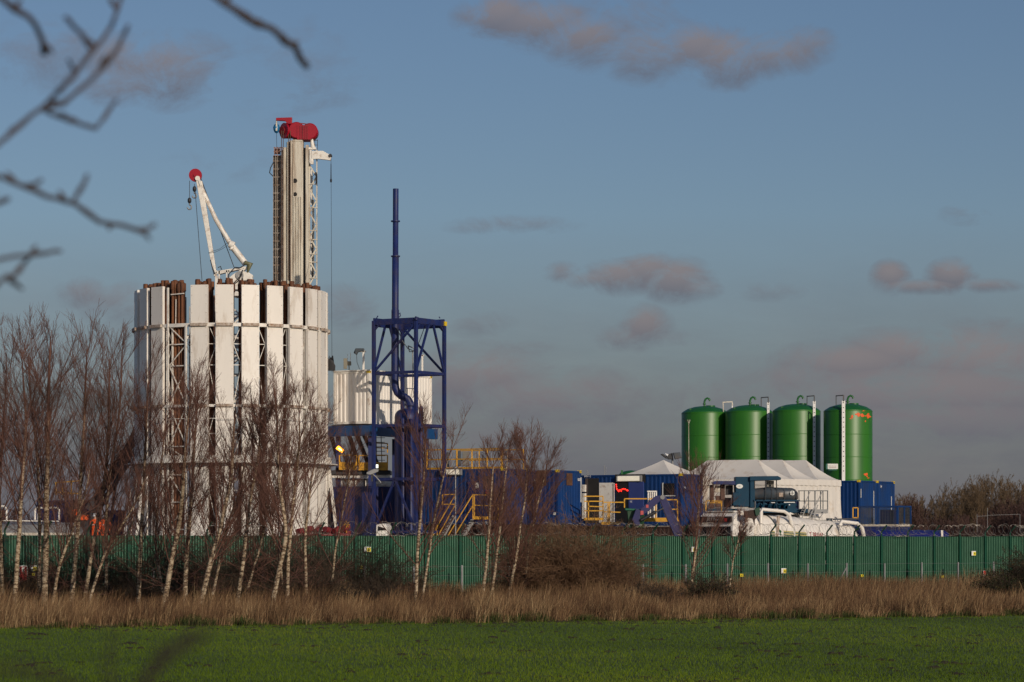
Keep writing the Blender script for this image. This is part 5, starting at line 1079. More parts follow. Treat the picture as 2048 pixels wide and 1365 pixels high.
for (dx, dz, r) in ((-.11, .07, .085), (.11, .07, .085), (0, .19, .095), (-.10, -.11, .07), (.11, -.09, .07)):
    mb = MB(); n = 14; vs = [tsurf(xc+dx*1.2+r*1.2*math.cos(2*PI*k/n), a_of(zc0+dz+r*math.sin(2*PI*k/n), xc), .014) for k in range(n)]; mb.add(vs, [tuple(range(n))]); mb.build('clover_leaf', m_sgreen, tr, local=True)
mb = MB(); mb.add([tsurf(xc-.02, a_of(zc0, xc), .02), tsurf(xc+.03, a_of(zc0, xc), .02), tsurf(xc+.09, a_of(zc0-.25, xc), .02), tsurf(xc+.03, a_of(zc0-.25, xc), .02)], [(0, 1, 2, 3)]); mb.build('clover_stem', m_wtxt, tr, local=True)
# lettering bent onto the tank
tt = text_obj('L.T. BRAWN', .44, m_mar, tr, Matrix(), spacing=.95, extrude=.003)
inv = wm(tr)
xa = lx(1616); xb = lx(1651)
W_ = max((inv @ v.co).x for v in tt.data.vertices)
for v in tt.data.vertices:
    w_ = inv @ v.co; x = xa+(xb-xa)*w_.x/W_; v.co = tsurf(x, a_of(2.84+w_.y*1.0-.03*(x-5), x), .015+w_.z)
# dark shredded banner between cab and tank
t = thing('torn_sheet', P(1495, 1040, 151.2), 'ragged dark sheet with green scraps hanging beside the truck cab', 'sheet')
mb = MB(); mb.poly([P(1488, 1023, 151.3), P(1512, 1019, 151.3), P(1516, 1032, 151.3), P(1510, 1040, 151.3), P(1509, 1052, 151.3), P(1505, 1038, 151.3), P(1487, 1034, 151.3)], (0, .06, 0)); mb.build('cloth', mat('brown_cloth', (.05, .03, .025), .9), t)
mb = MB(); mb.poly([P(1509, 1018, 151.2), P(1520, 1015, 151.2), P(1519, 1030, 151.2), P(1512, 1032, 151.2)], (0, .05, 0)); mb.build('green_scrap', m_fence, t)

# ------------------------------------------------------------------ left side: catwalk, tank wagon, workers
Y_ = 152
cw = thing('pipe_catwalk', G0(220, Y_), 'dark sloping lattice catwalk rising to the left side of the ring', 'catwalk')
for (a, b, c, d, w) in ((178, 1020, 275, 868, .40), (190, 1030, 282, 884, .22)):
    mb = MB(); mb.bar(P(a, b, Y_), P(c, d, Y_), .5, w); mb.build('side_beam', m_dark, cw)
mb = MB()
for i in range(9): f = i/9; mb.bar(P(180+f*97, 1018-f*152, Y_-.1), P(196+f*92, 1022-f*142, Y_-.1), .08, .08)
for i in range(8): f = i/9; mb.bar(P(190+f*92, 1030-f*146, Y_-.1), P(189+(f+.1)*97, 1010-(f+.1)*146, Y_-.1), .07, .07)
mb.build('rung', m_dark, cw)
mb = MB(); mb.bar(P(186, 1010, Y_), P(186, 1120, Y_), .25, .25); mb.bar(P(235, 930, Y_), P(215, 1110, Y_), .14, .14); mb.build('leg', m_dark, cw)
yframe('faint yellow railing behind birches at the far left', [(110, 966, 160, 962), (112, 966, 112, 990), (125, 965, 125, 990), (143, 963, 143, 990), (110, 985, 160, 988)], 155)
container('blue_container', 'small dark blue container behind the orange clad workers', G0(238, 155), .01, 1.0, 1.2, ZZ(1021, 155), m_navy, cast=False)
container('blue_container', 'dim dark blue container behind the left-hand birches', G0(145, 156), .01, 2.6, 2.4, ZZ(1001, 156), m_navy, cast=False)
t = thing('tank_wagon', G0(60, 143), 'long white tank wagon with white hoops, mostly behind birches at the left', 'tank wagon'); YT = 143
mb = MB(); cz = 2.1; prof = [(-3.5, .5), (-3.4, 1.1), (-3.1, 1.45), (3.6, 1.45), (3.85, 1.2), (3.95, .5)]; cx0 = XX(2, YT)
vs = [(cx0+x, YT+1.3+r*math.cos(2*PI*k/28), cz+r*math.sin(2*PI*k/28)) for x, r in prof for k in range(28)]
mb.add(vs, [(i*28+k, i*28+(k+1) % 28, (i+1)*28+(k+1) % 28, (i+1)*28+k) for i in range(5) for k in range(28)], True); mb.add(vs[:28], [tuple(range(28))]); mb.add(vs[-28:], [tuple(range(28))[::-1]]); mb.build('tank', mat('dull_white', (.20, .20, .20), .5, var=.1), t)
mb = MB(); mb.pbox(-40, 160, 1066, 1073, YT-.2, .1); mb.build('walk_edge', m_cream, t)
for (x0, x1, yt) in ((-15, 13, 1013), (70, 118, 1016)):
    mb = MB(); mb.tube([P(x0, 1040, YT+.5), P(x0, yt+4, YT+.5), P(x0+3, yt, YT+.5), P(x1-4, yt, YT+.5), P(x1, yt+4, YT+.5), P(x1, 1040, YT+.5)], .05, 8); mb.build('hoop', m_white, t)
mb = MB(); mb.pbox(75, 79, 1026, 1040, YT+.4, .2); mb.build('filler_cap', m_white, t); mb = MB(); mb.bar(P(-40, 1041, YT+.4), P(118, 1043, YT+.4), .05, .05); mb.build('handrail', m_white2, t)
for x in (-2.6, -1.4, 1.8, 3.0): mb = MB(); mb.tube([(cx0+x, YT+.2, .5), (cx0+x, YT+.5, .5)], .5, 18); mb.build('wheel', m_black, t)
# winch drum machine
t = thing('winch_machine', P(155, 1040, 147), 'black and orange drum machine left of the two workers', 'machine')
mb = MB(); c = P(147, 1022, 147); mb.tube([c, c+Vector((0, .5, 0))], .30, 20); mb.build('drum', m_black, t); mb = MB(); c = P(150, 1025, 146.9); mb.tube([c, c+Vector((0, .1, 0))], .17, 14); mb.pbox(160, 174, 1030, 1041, 147, .5); mb.build('orange_housing', m_hiviz, t, bevel=.03); mb = MB(); mb.pbox(150, 176, 1040, 1110, 147.1, .6); mb.build('stand', m_dark, t)
pf = thing('work_platform', P(195, 1080, 150), 'dark raised work platform the two workers stand on', 'platform'); mb = MB(); zpf = 2.25; mb.box(XX(160, 150), XX(235, 150), 149.3, 150.9, zpf-.12, zpf); mb.build('deck', m_dark, pf)
for x in (162, 232):
    for y in (149.4, 150.8): mb = MB(); mb.box(XX(x, 150)-.05, XX(x, 150)+.05, y-.05, y+.05, 0, zpf-.12); mb.build('leg', m_dark, pf)
def person(px, Y, z0, label, lean=0, arms=((.30, -.12), (.26, .1)), face=-1):
    x = XX(px, Y); t = thing('person', (x, Y, z0), label, 'person', 'workers in orange')
    J = {}; 
    def v(k, a, b, c, r): J[k] = ((a, b, c), r)
    v('pel', 0, 0, .95, .15); v('waist', 0+lean*.3, -.01, 1.12, .155); v('chest', lean*.7, -.01, 1.34, .175); v('neck', lean, 0, 1.50, .065); v('head', lean*1.05, -.015, 1.60, .088); v('crown', lean*1.05, -.01, 1.70, .085)
    for s_, (dx, dy) in zip((-1, 1), arms):
        n = 'l' if s_ < 0 else 'r'
        v(n+'sh', s_*.19+lean, 0, 1.42, .075); v(n+'el', s_*(dx)+lean, dy*.6-.02, 1.16, .055); v(n+'wr', s_*(dx-.03)+lean, dy-.16, .97, .035); v(n+'pa', s_*(dx-.04)+lean, dy-.19, .90, .036)
        v(n+'hip', s_*.10, 0, .88, .10); v(n+'kn', s_*.12, -.02, .49, .068); v(n+'an', s_*.13, .02, .10, .05); v(n+'to', s_*.14, -.14, .04, .04)
    E = [('pel', 'waist'), ('waist', 'chest'), ('chest', 'neck'), ('neck', 'head'), ('head', 'crown')]
    for n in 'lr': E += [('chest', n+'sh'), (n+'sh', n+'el'), (n+'el', n+'wr'), (n+'wr', n+'pa'), ('pel', n+'hip'), (n+'hip', n+'kn'), (n+'kn', n+'an'), (n+'an', n+'to')]
    ks = list(J); me = bpy.data.meshes.new('body'); vs = [J[k][0] for k in ks]; rs_ = [J[k][1] for k in ks]; es = [(ks.index(a), ks.index(b)) for a, b in E]
    for s_, (dx, dy) in zip((-1, 1), arms):
        pi_ = ks.index(('l' if s_ < 0 else 'r')+'pa'); b = Vector(vs[pi_])
        for f, (ox, L) in enumerate(((-.027, .07), (-.009, .08), (.009, .075), (.027, .06))):
            k = len(vs); vs += [(b.x+.003*f, b.y+ox, b.z-.04), (b.x-s_*.01, b.y+ox*1.1-.005, b.z-.04-L*.5), (b.x-s_*.03, b.y+ox-.01, b.z-.04-L)]; rs_ += [.010, .009, .008]; es += [(pi_, k), (k, k+1), (k+1, k+2)]
        k = len(vs); vs += [(b.x-s_*.02, b.y-.04, b.z+.0), (b.x-s_*.03, b.y-.055, b.z-.045)]; rs_ += [.011, .009]; es += [(pi_, k), (k, k+1)]
    me.from_pydata(vs, es, []); me.update(); o = bpy.data.objects.new('body', me); COL.objects.link(o)
    sk_ = o.modifiers.new('skin', 'SKIN'); sk_.use_smooth_shade = True; sb_ = o.modifiers.new('sub', 'SUBSURF'); sb_.levels = 1; sb_.render_levels = 1
    for i, r in enumerate(rs_): me.skin_vertices[0].data[i].radius = (r, r*.8 if i in (0, 1, 2) else r)
    me.skin_vertices[0].data[0].use_root = True
    bpy.context.view_layer.update(); m2 = bpy.data.meshes.new_from_object(o.evaluated_get(bpy.context.evaluated_depsgraph_get())); bpy.data.objects.remove(o); m2.name = 'body'
    m2.materials.clear(); bo = link_mesh('body', m2, [m_hiviz, m_skin, m_black], t)
    for p in m2.polygons:
        c = p.center; p.material_index = 1 if (c.z > 1.52 or (c.z < .93 and abs(c.x-0) > .19 and c.z > .6)) else 2 if c.z < .12 else 0
        p.use_smooth = True
    hx = lean*1.05
    mb = MB(); mb.lathe([(.125, 1.655), (.115, 1.66), (.112, 1.72), (.09, 1.78), (.05, 1.81), (.005, 1.82)], (hx, -.01, 0), 18); mb.build('helmet', m_helmet, t, local=True)
    mb = MB(); mb.tube([(hx, -.10, 1.60), (hx, -.125, 1.575)], [.010, .016], 6); mb.build('nose', m_skin, t, local=True)
    mb = MB(); 
    for e in (-.032, .032): mb.lathe([(.001, -.008), (.009, 0), (.001, .008)], (hx+e, -.092, 1.615), 8)
    mb.build('eyes', m_black, t, local=True)
    mb = MB(); mb.lathe([(.172, 1.18), (.176, 1.18), (.178, 1.23), (.174, 1.23)], (lean*.4, -.01, 0), 20); o = mb.build('reflective_stripe', m_refl, t, local=True); o.scale = (1, .82, 1)
    return t
person(190, 150, zpf, 'person in full orange workwear standing behind a birch, left of a pair', .0)
person(209, 150.3, zpf, 'person in orange trousers standing at the right of the pair, beside the catwalk leg', .04, ((.27, -.05), (.33, -.2)))

# ------------------------------------------------------------------ birches
def birch(spec, D, r0, label, ytop, seed, density=1.0, spread=1.0, cat='tree', group='bare birches', fork=0, crownbase=.28, mtw=None, mt=None, name='birch_tree', tw=1.0):
    rs = np.random.RandomState(seed); ytop += 50; pts = [P(x, y, D+rs.uniform(-.4, .4)*i) for i, (x, y) in enumerate(spec)]
    b = pts[0].copy(); d0 = (pts[1]-pts[0]); 
    if b.z > .02: b = b-d0*(b.z/d0.z)*1.0 if d0.z > 0 else b; pts = [b]+pts
    pts[0].z = 0; lastd = (pts[-1]-pts[-2]).normalized(); zt_ = ZZ(ytop, D)
    if zt_ > pts[-1].z+.3: pts.append(pts[-1]+(lastd*.7+Vector((rs.uniform(-.1, .1), rs.uniform(-.2, .2), .8))).normalized()*(zt_-pts[-1].z))
    # resample
    PP = []; cum = [0]
    for i in range(1, len(pts)): cum.append(cum[-1]+(pts[i]-pts[i-1]).length)
    n = 22
    for k in range(n):
        s = cum[-1]*k/(n-1); i = max(j for j in range(len(cum)) if cum[j] <= s+1e-6); i = min(i, len(pts)-2); f = (s-cum[i])/(cum[i+1]-cum[i]); w = rs.uniform(-.03, .03, 2); PP.append(pts[i].lerp(pts[i+1], f)+Vector((w[0], w[1], 0)))
    A = np.array([[tuple(p) for p in PP]]); 
    for _ in range(2): A[:, 1:-1] = (A[:, :-2]+2*A[:, 1:-1]+A[:, 2:])/4
    hgt = cum[-1]; R = r0*(1-np.linspace(0, 1, n))**.62+.010; base = A[0, 0]
    t = thing(name, Vector(base), label, cat, group)
    v, q = sweep(A, R[None], 9); fastmesh('trunk', v, q, mt or m_bark, t, True)
    B1, L1 = spawn(A, int(46*density), crownbase, np.array([hgt*.38*spread]), 20, 46, .50, 9, rs, .04)
    r1 = .013*(L1/2.2)[:, None]**.6*np.linspace(1, .35, 9)[None]+.0035
    B2, L2 = spawn(B1, 8, .08, L1*.52, 14, 34, .25, 6, rs, .045); r2 = np.full((len(B2), 6), .0056)*np.linspace(1, .65, 6)[None]
    B3, L3 = spawn(B2, 5, .05, np.maximum(L2*.8, .45), 12, 32, .18, 4, rs, .06); r3 = np.full((len(B3), 4), .0039)*np.linspace(1, .75, 4)[None]
    ext, Le = spawn(A, int(20*density), .07, np.array([hgt*.16]), 35, 85, .1, 6, rs, .12, crownbase+.12); re_ = np.full((len(ext), 6), .0065)
    ex2, Lx = spawn(ext, 5, .2, Le*.6, 20, 60, .0, 4, rs, .14); rx_ = np.full((len(ex2), 4), .0045)
    v, q = join([sweep(B1, r1*tw, 4), sweep(B2, r2*tw), sweep(B3, r3*tw), sweep(ext, re_*tw), sweep(ex2, rx_*tw)]); fastmesh('crown', v, q, mtw or m_twig, t)
    return t
TR = [
 ([(30, 1200), (38, 1060), (48, 910), (53, 866)], 104, .085, 640, 'birch with pale straight lower trunk, first from the left edge'),
 ([(88, 1230), (92, 1090), (94, 960), (97, 770)], 106, .12, 612, 'thick pale birch trunk, tallest at the left beside the red notice board'),
 ([(78, 1205), (80, 1060), (74, 900), (60, 800)], 109, .065, 650, 'thin birch stem close against the left side of the thickest trunk'),
 ([(104, 1215), (118, 1130), (146, 1060), (172, 985)], 103, .055, 880, 'thin birch leaning right between the thick trunk and the white straight one'),
 ([(143, 1205), (152, 1100), (157, 1030), (168, 870), (172, 740)], 105, .085, 645, 'slender birch with the brightest white trunk, left of the orange workers'),
 ([(170, 1200), (185, 1090), (205, 1000), (215, 900)], 108, .075, 660, 'birch with trunk crossing directly in front of the orange workers'),
 ([(178, 1205), (212, 1100), (255, 1035), (280, 990)], 102, .05, 900, 'very thin birch stem leaning strongly right past the workers'),
 ([(212, 1195), (212, 1070), (218, 950), (240, 820)], 110, .06, 650, 'birch just right of the orange workers with a dull brown trunk'),
 ([(276, 1225), (281, 1085), (288, 980), (291, 880)], 105, .075, 700, 'birch standing before the slanted white legs of the ring'),
 ([(328, 1215), (343, 1120), (358, 1050), (366, 960)], 102, .095, 735, 'birch curving right before the open bay of rusty pipes'),
 ([(369, 1220), (374, 1110), (380, 1040), (386, 950)], 104, .085, 720, 'birch with pale mottled trunk below the gap right of the open bay'),
 ([(396, 1230), (420, 1130), (442, 1050), (462, 960)], 101, .095, 745, 'thick birch leaning right, first of the leaning pair below the crane'),
 ([(420, 1230), (436, 1140), (452, 1060), (480, 980)], 106, .05, 800, 'slimmer birch leaning right, second of the leaning pair'),
 ([(470, 1235), (486, 1130), (498, 1010), (520, 900)], 102, .07, 740, 'dark birch stem among the undergrowth below the crane column'),
 ([(484, 1215), (508, 1137), (525, 1075), (535, 1000)], 108, .045, 830, 'thin bent birch stem right of the dark undergrowth stem'),
 ([(541, 1235), (558, 1140), (574, 1070), (560, 980)], 100, .085, 725, 'birch with kinked pale trunk below the derrick mast'),
 ([(575, 1225), (578, 1080), (592, 960), (600, 880)], 104, .065, 755, 'birch with upright trunk beside the kinked one'),
 ([(612, 1225), (611, 1080), (618, 980), (640, 880)], 107, .055, 790, 'thin birch below the right end of the white ring'),
 ([(566, 1225), (562, 1130), (530, 1010), (520, 940)], 109, .04, 770, 'thin birch stem leaning left behind the kinked trunk'),
 ([(5, 1210), (2, 1090), (-4, 960), (10, 820)], 108, .07, 660, 'birch cut by the left edge of the picture'),
 ([(330, 1215), (310, 1090), (322, 940), (330, 860)], 112, .05, 770, 'thin shaded birch stem left of the open bay behind others'),
 ([(660, 1215), (672, 1090), (690, 1000), (700, 940)], 110, .04, 850, 'small thin birch near the white and yellow sign left of the tower'),
]
for i, (sp_, D_, r_, yt, lab) in enumerate(TR):
    left = sp_[0][0] < 260
    birch(sp_, D_, r_, lab, yt, 100+i, .72 if left else .78, 1.0 if r_ > .05 else .8, crownbase=.26 if left else .2)
birch([(832, 1195), (835, 1090), (848, 960), (851, 880)], 112, .07, 'lone slender birch in front of the blue cabin stairs', 800, 201, .5, 1.25, crownbase=.14)
birch([(968, 1175), (979, 1050), (986, 940)], 114, .06, 'left of two slim birches before the middle blue container', 850, 202, .75, 1.05, crownbase=.22)
birch([(985, 1175), (1000, 1060), (1012, 940), (1016, 900)], 116, .055, 'right of two slim birches before the middle blue container', 845, 203, .8, 1.1, crownbase=.22)
birch([(1022, 1170), (1036, 1090), (1050, 1000), (1056, 930)], 117, .06, 'bushy dark stemmed tree just left of the bramble bush', 850, 204, 1.1, 1.15, crownbase=.18)
birch([(1050, 1170), (1058, 1090), (1075, 1010), (1090, 950)], 118, .04, 'thin leaning stem in the clump just above the bramble bush', 880, 207, .7, 1.2, crownbase=.15)
birch([(846, 1190), (862, 1080), (884, 960), (905, 890)], 113, .045, 'thin birch leaning right past the foot of the yellow stairs', 815, 208, .35, 1.1, crownbase=.25)
birch([(1383, 1175), (1391, 1100), (1398, 1010), (1400, 960)], 122, .07, 'small birch in front of the truck cab at the right', 925, 205, .85, 1.5, crownbase=.15)
birch([(1460, 1170), (1466, 1120), (1477, 1080), (1482, 1040)], 124, .03, 'sapling standing right of the truck cab birch', 985, 206, .35, .8)

# bramble bush and undergrowth
def shrub(cx, D, wpx, hpx, ybase, label, seed, n, m, name='shrub', cat='bush', arch=.55, rad=.006, sub=7, leaf=None):
    rs = np.random.RandomState(seed); c = G0(cx, D); s = D/F; W2 = wpx*s/2; Hh = hpx*s
    t = thing(name, (c.x, c.y, 0), label, cat); p0 = np.stack([c.x+rs.uniform(-.65, .65, n)*W2, c.y+rs.uniform(-.5, .5, n)*W2, np.zeros(n)], 1)
    d = np.stack([(p0[:, 0]-c.x)/W2*.9+rs.randn(n)*.35, (p0[:, 1]-c.y)/W2+rs.randn(n)*.35, np.ones(n)*1.1], 1); d /= np.linalg.norm(d, axis=1, keepdims=True)
    fall = np.clip(1-((p0[:, 0]-c.x)/W2)**2, .2, 1)**.7
    L = Hh*rs.uniform(.7, 1.45, n)*fall; out_ = [p0]; st_ = L/9
    for i in range(9): d = d+np.array([0, 0, -arch/9*2*(i/4.)])+rs.randn(n, 3)*.08; d /= np.linalg.norm(d, axis=1, keepdims=True); out_.append(out_[-1]+d*st_[:, None])
    S = np.stack(out_, 1); B, LB = spawn(S, sub, .25, L*.35, 25, 75, .0, 6, rs, .14); B2, L2 = spawn(B, 4, .1, LB*.5, 20, 70, .0, 4, rs, .16)
    v, q = join([sweep(S, np.full((n, 10), rad*1.4)), sweep(B, np.full((len(B), 6), rad)), sweep(B2, np.full((len(B2), 4), rad*.8))]); fastmesh('stems', v, q, m, t)
    if leaf:
        k = leaf; idx = rs.randint(0, len(B2), k); p = B2[idx, rs.randint(0, 4, k)]+rs.randn(k, 3)*.05; a = rs.randn(k, 3); a /= np.linalg.norm(a, axis=1, keepdims=True); b = np.cross(a, rs.randn(k, 3)); b /= np.linalg.norm(b, axis=1, keepdims=True)
        sz = rs.uniform(.02, .045, k)[:, None]; vs = np.stack([p-a*sz, p-b*sz*.5, p+a*sz, p+b*sz*.5], 1).reshape(-1, 3); qd = np.arange(k*4).reshape(-1, 4); fastmesh('leaves', vs, qd, m_ever, t, attr=np.repeat(rs.rand(k), 4))
    return t
shrub(1148, 119, 200, 150, 0, 'large tangled brown bramble bush in front of the green fence', 31, 520, m_twig2, 'bramble_bush')
shrub(1085, 121, 120, 120, 0, 'smaller brown thicket merging into the left of the bramble bush', 32, 160, m_twig2, 'bramble_bush')
shrub(1215, 118, 100, 70, 0, 'low brown thicket trailing off the right of the bramble bush', 36, 170, m_twig2, 'bramble_bush')
shrub(1415, 110, 60, 60, 0, 'low dark tangle under the birch by the truck cab', 33, 120, m_twigd, 'low_shrub', leaf=2500)
shrub(2078, 122, 110, 92, 0, 'dark evergreen bush at the right edge', 34, 300, m_twigd, 'evergreen_bush', leaf=11000)
shrub(1985, 120, 80, 48, 0, 'low dark scrub left of the right edge bush', 35, 200, m_twigd, 'evergreen_bush', leaf=5000)
for i, (x, w, h, n) in enumerate(((455, 90, 62, 130), (370, 120, 55, 120), (250, 160, 55, 150), (60, 140, 50, 130), (640, 140, 70, 150), (560, 90, 60, 110), (760, 120, 60, 120), (1300, 120, 50, 90))):
    shrub(x, 108, w, h, 0, 'low tangled undergrowth '+('below the crane column' if x == 455 else 'below the open bay of rusty pipes' if x == 370 else 'below the orange workers' if x == 250 else 'below the red notice board' if x == 60 else 'around the yellow fence signs left of the tower' if x == 640 else 'below the derrick mast' if x == 560 else 'below the blue tower' if x == 760 else 'right of the bramble bush'), 40+i, n, m_twigd, 'undergrowth', 'undergrowth')

for i, (x, w, h, n, lab) in enumerate(((30, 150, 95, 150, 'at the left edge before the red notice board'), (170, 170, 105, 170, 'behind the thin birches left of the workers'), (300, 150, 110, 170, 'in front of the slanting white legs'),
        (430, 150, 115, 190, 'behind the leaning pair of birches'), (560, 160, 125, 200, 'behind the kinked birch trunk'), (690, 170, 130, 200, 'under the high white and yellow sign'), (800, 110, 80, 90, 'left of the lone birch before the stairs'))):
    shrub(x, 117, w, h, 0, 'brown leafless thicket '+lab, 60+i, n, m_twigd, 'thicket', 'thicket', arch=.25, rad=.005, sub=8)
# ------------------------------------------------------------------ reeds and field grass
rs = np.random.RandomState(77)
def blades(name, label, n, xr, yfun, hfun, wfun, lean, m, rnd):
    x = rs.uniform(xr[0], xr[1], n); u = rs.rand(n); y = yfun(x, u); h = hfun(x, u); w = wfun(n); a = rs.uniform(0, PI, n)
    dx = np.cos(a)*w/2; dy = np.sin(a)*w/2; lx_ = lean+rs.randn(n)*.16; ly_ = rs.randn(n)*.16; p = np.stack([x, y, np.zeros(n)], 1)
    off = np.stack([dx, dy, np.zeros(n)], 1); mid = p+np.stack([lx_*h*.35, ly_*h*.35, h*.55], 1); tip = p+np.stack([lx_*h*1.1, ly_*h*1.1, h*(1-.25*np.minimum(1, np.abs(lx_)))], 1)
    vs = np.stack([p-off, p+off, mid+off*.8, mid-off*.8, tip+off*.25, tip-off*.25], 1).reshape(-1, 3)
    b = np.arange(n)*6; q = np.concatenate([np.stack([b, b+1, b+2, b+3], 1), np.stack([b+3, b+2, b+4, b+5], 1)])
    return tag(fastmesh(name, vs, q, m, attr=np.repeat(rnd(x, u), 6)), label, 'grass', kind='stuff')
ev = np.vectorize(edge_y)
cl_ = lambda x, y: .5+.5*np.sin(x*.9+1.3*np.sin(y*.6))*np.sin(y*.8+x*.23)
# depth of strip: from field edge to about fence - 2
def fence_y(x): return F0.y+(x-F0.x)*FD.y/FD.x
def yb(x, u): e = ev(x); return e+.25+(fence_y(x)-2.2-e)*(u**1.5)
tallx = lambda x: .84+.14*np.sin(x*.55)+.10*np.sin(x*1.7+2)+.09*np.sin(x*4.3+1)+.07*np.sin(x*9.1)
blades('dry_reeds', 'tall reddish brown reeds filling the strip before the fence', 150000, (-34, 46), yb, lambda x, u: (1.0*tallx(x))*(.55+.5*rs.rand(len(x)))*np.clip(.75+u*.6, 0, 1.15), lambda n: rs.uniform(.008, .018, n), .10, m_reed, lambda x, u: np.clip(.26+.2*rs.randn(len(x))+.14*np.sin(x*1.3+u*6)+.10*np.sin(x*3.7+u*11), 0, 1))
def yf(x, u): return ev(x)-.15+u*2.8+.35*np.sin(x*3)+.3*np.sin(x*7.3)+.25*rs.randn(len(x))
blades('dry_grass', 'pale straw grass along the near side of the reeds', 75000, (-26, 30), yf, lambda x, u: (.22+.85*rs.rand(len(x))**2.2)*(.55+.6*u)*(.55+.8*cl_(x*1.4, x*.7)), lambda n: rs.uniform(.008, .016, n), .14, m_reed, lambda x, u: np.clip(.60+.22*rs.randn(len(x))-.35*(1-cl_(x*1.7, x)), 0, 1))
blades('verge_grass', 'short green and brown verge grass at the foot of the reeds', 34000, (-26, 30), lambda x, u: ev(x)-.55+u*1.3+.2*np.sin(x*4.1), lambda x, u: (.08+.26*rs.rand(len(x)))*(.3+cl_(x*2.3, x*1.1)), lambda n: rs.uniform(.010, .02, n), .05, m_tuft, lambda x, u: rs.rand(len(x)))
def yg(x, u): return 48+u*(ev(x)-48.2)
def field_blades():
    n = 230000; u = rs.rand(n)**1.2; y = 50+u*52; x = rs.uniform(-.5, .5, n)*y*.40; keep = y < ev(x)-.1; x = x[keep]; y = y[keep]; n = len(x)
    h = .035+.05*rs.rand(n); w = rs.uniform(.006, .016, n); a = rs.uniform(0, PI, n); l = rs.randn(n, 2)*.4
    p = np.stack([x, y, np.zeros(n)+.002], 1); off = np.stack([np.cos(a)*w/2, np.sin(a)*w/2, np.zeros(n)], 1); tip = p+np.stack([l[:, 0]*h, l[:, 1]*h, h], 1)
    vs = np.stack([p-off, p+off, tip], 1).reshape(-1, 3); q = np.arange(n*3).reshape(-1, 3)
    pat = np.clip(.45+.18*rs.randn(n)+.18*np.sin(x*.35+y*.13)+.1*np.sin(y*.5+x*.2), 0, 1)
    tag(fastmesh('field_grass', vs, q, m_blade, attr=np.repeat(pat, 3)), 'short green crop blades covering the near field', 'grass', kind='stuff')
field_blades()
# clods
mb = MB(); rc = random.Random(9)
for i in range(420):
    y = rc.uniform(52, 99); x = rc.uniform(-.19, .19)*y
    if rc.random() < .45: y = edge_y(x)-abs(rc.gauss(0, 2.2))-.3
    if y > edge_y(x)-.2: continue
    s_ = rc.uniform(.03, .09)*(1.3 if rc.random() < .2 else 1); 
    for j in range(rc.randint(1, 3)):
        px_, py_ = x+rc.gauss(0, s_*1.6), y+rc.gauss(0, .1); ring_ = [(px_+s_*1.7*math.cos(k*PI/4)*rc.uniform(.7, 1.2), py_+s_*math.sin(k*PI/4)*rc.uniform(.7, 1.2), -.01) for k in range(8)]; top_ = (px_+rc.gauss(0, .02), py_, s_*rc.uniform(.45, .8))
        mb.add(ring_+[((a[0]+top_[0])/2*1, (a[1]+top_[1])/2, top_[2]*.8*rc.uniform(.7, 1.1)) for a in ring_]+[top_], [(k, (k+1) % 8, 8+(k+1) % 8, 8+k) for k in range(8)]+[(8+k, 8+(k+1) % 8, 16) for k in range(8)])
tag(mb.build('soil_clods', m_clod), 'scattered dark soil clods across the green field', 'soil', kind='stuff')

# ------------------------------------------------------------------ distant wood
def wood(name, label, n, xr, yr, hf, m, seed, per=16, rad=.03, br=.5):
    rs = np.random.RandomState(seed); x = rs.uniform(*xr, n); y = rs.uniform(*yr, n); h = hf(x, y)*rs.uniform(.86, 1.04, n)
    A = np.stack([np.stack([x+rs.randn(n)*.2*k/5, y, h*k/5], 1) for k in range(6)], 1); B, L = spawn(A, per, .12, h*.42*br, 15, 45, .4, 5, rs, .08); B2, L2 = spawn(B, 5, .2, L*.5, 15, 50, .2, 3, rs, .1)
    v, q = join([sweep(A, np.linspace(1, .3, 6)[None]*np.full((n, 1), rad*2.2)), sweep(B, np.full((len(B), 5), rad)), sweep(B2, np.full((len(B2), 3), rad*.8))]); tag(fastmesh(name, v, q, m), label, 'wood', kind='stuff')
wood('distant_wood', 'distant bare brown wood on the horizon at the right', 900, (38, 110), (385, 425), lambda x, y: 8.6+2.2*np.clip((x-58)/10, -1, 1)+.6*np.sin(x*.5), m_far, 61, 20, .022, .6)
wood('distant_thicket', 'dark purple-brown thicket below the distant wood', 900, (20, 90), (300, 330), lambda x, y: 5.2+.9*np.sin(x*.35)+.8*np.sin(x*.9+1), m_fard, 62, 18, .025, 1.0)
wood('distant_treeline', 'low dark treeline behind the site at the left and centre', 1100, (-110, 40), (380, 420), lambda x, y: 6.2+1.0*np.sin(x*.13)+.8*np.sin(x*.5), m_fard, 63, 12, .04, .9)
for i, (x, y) in enumerate(((1975, 1010), (2005, 1026))):
    pass
t = thing('field_gate', P(1985, 1030, 290), 'pale metal gate and poles in front of the distant thicket', 'gate'); mb = MB()
for x in (1954, 1975, 2040): mb.tube([P(x, 1065, 290), P(x, 1016 if x == 1975 else 1029, 290)], .02, 6)
mb.build('pole', m_grey, t); mb = MB(); mb.bar(P(1975, 1031, 290), P(2040, 1029, 290), .02, .02); mb.bar(P(1954, 1033, 290), P(1975, 1032, 290), .02, .02); mb.build('bar', m_grey, t)

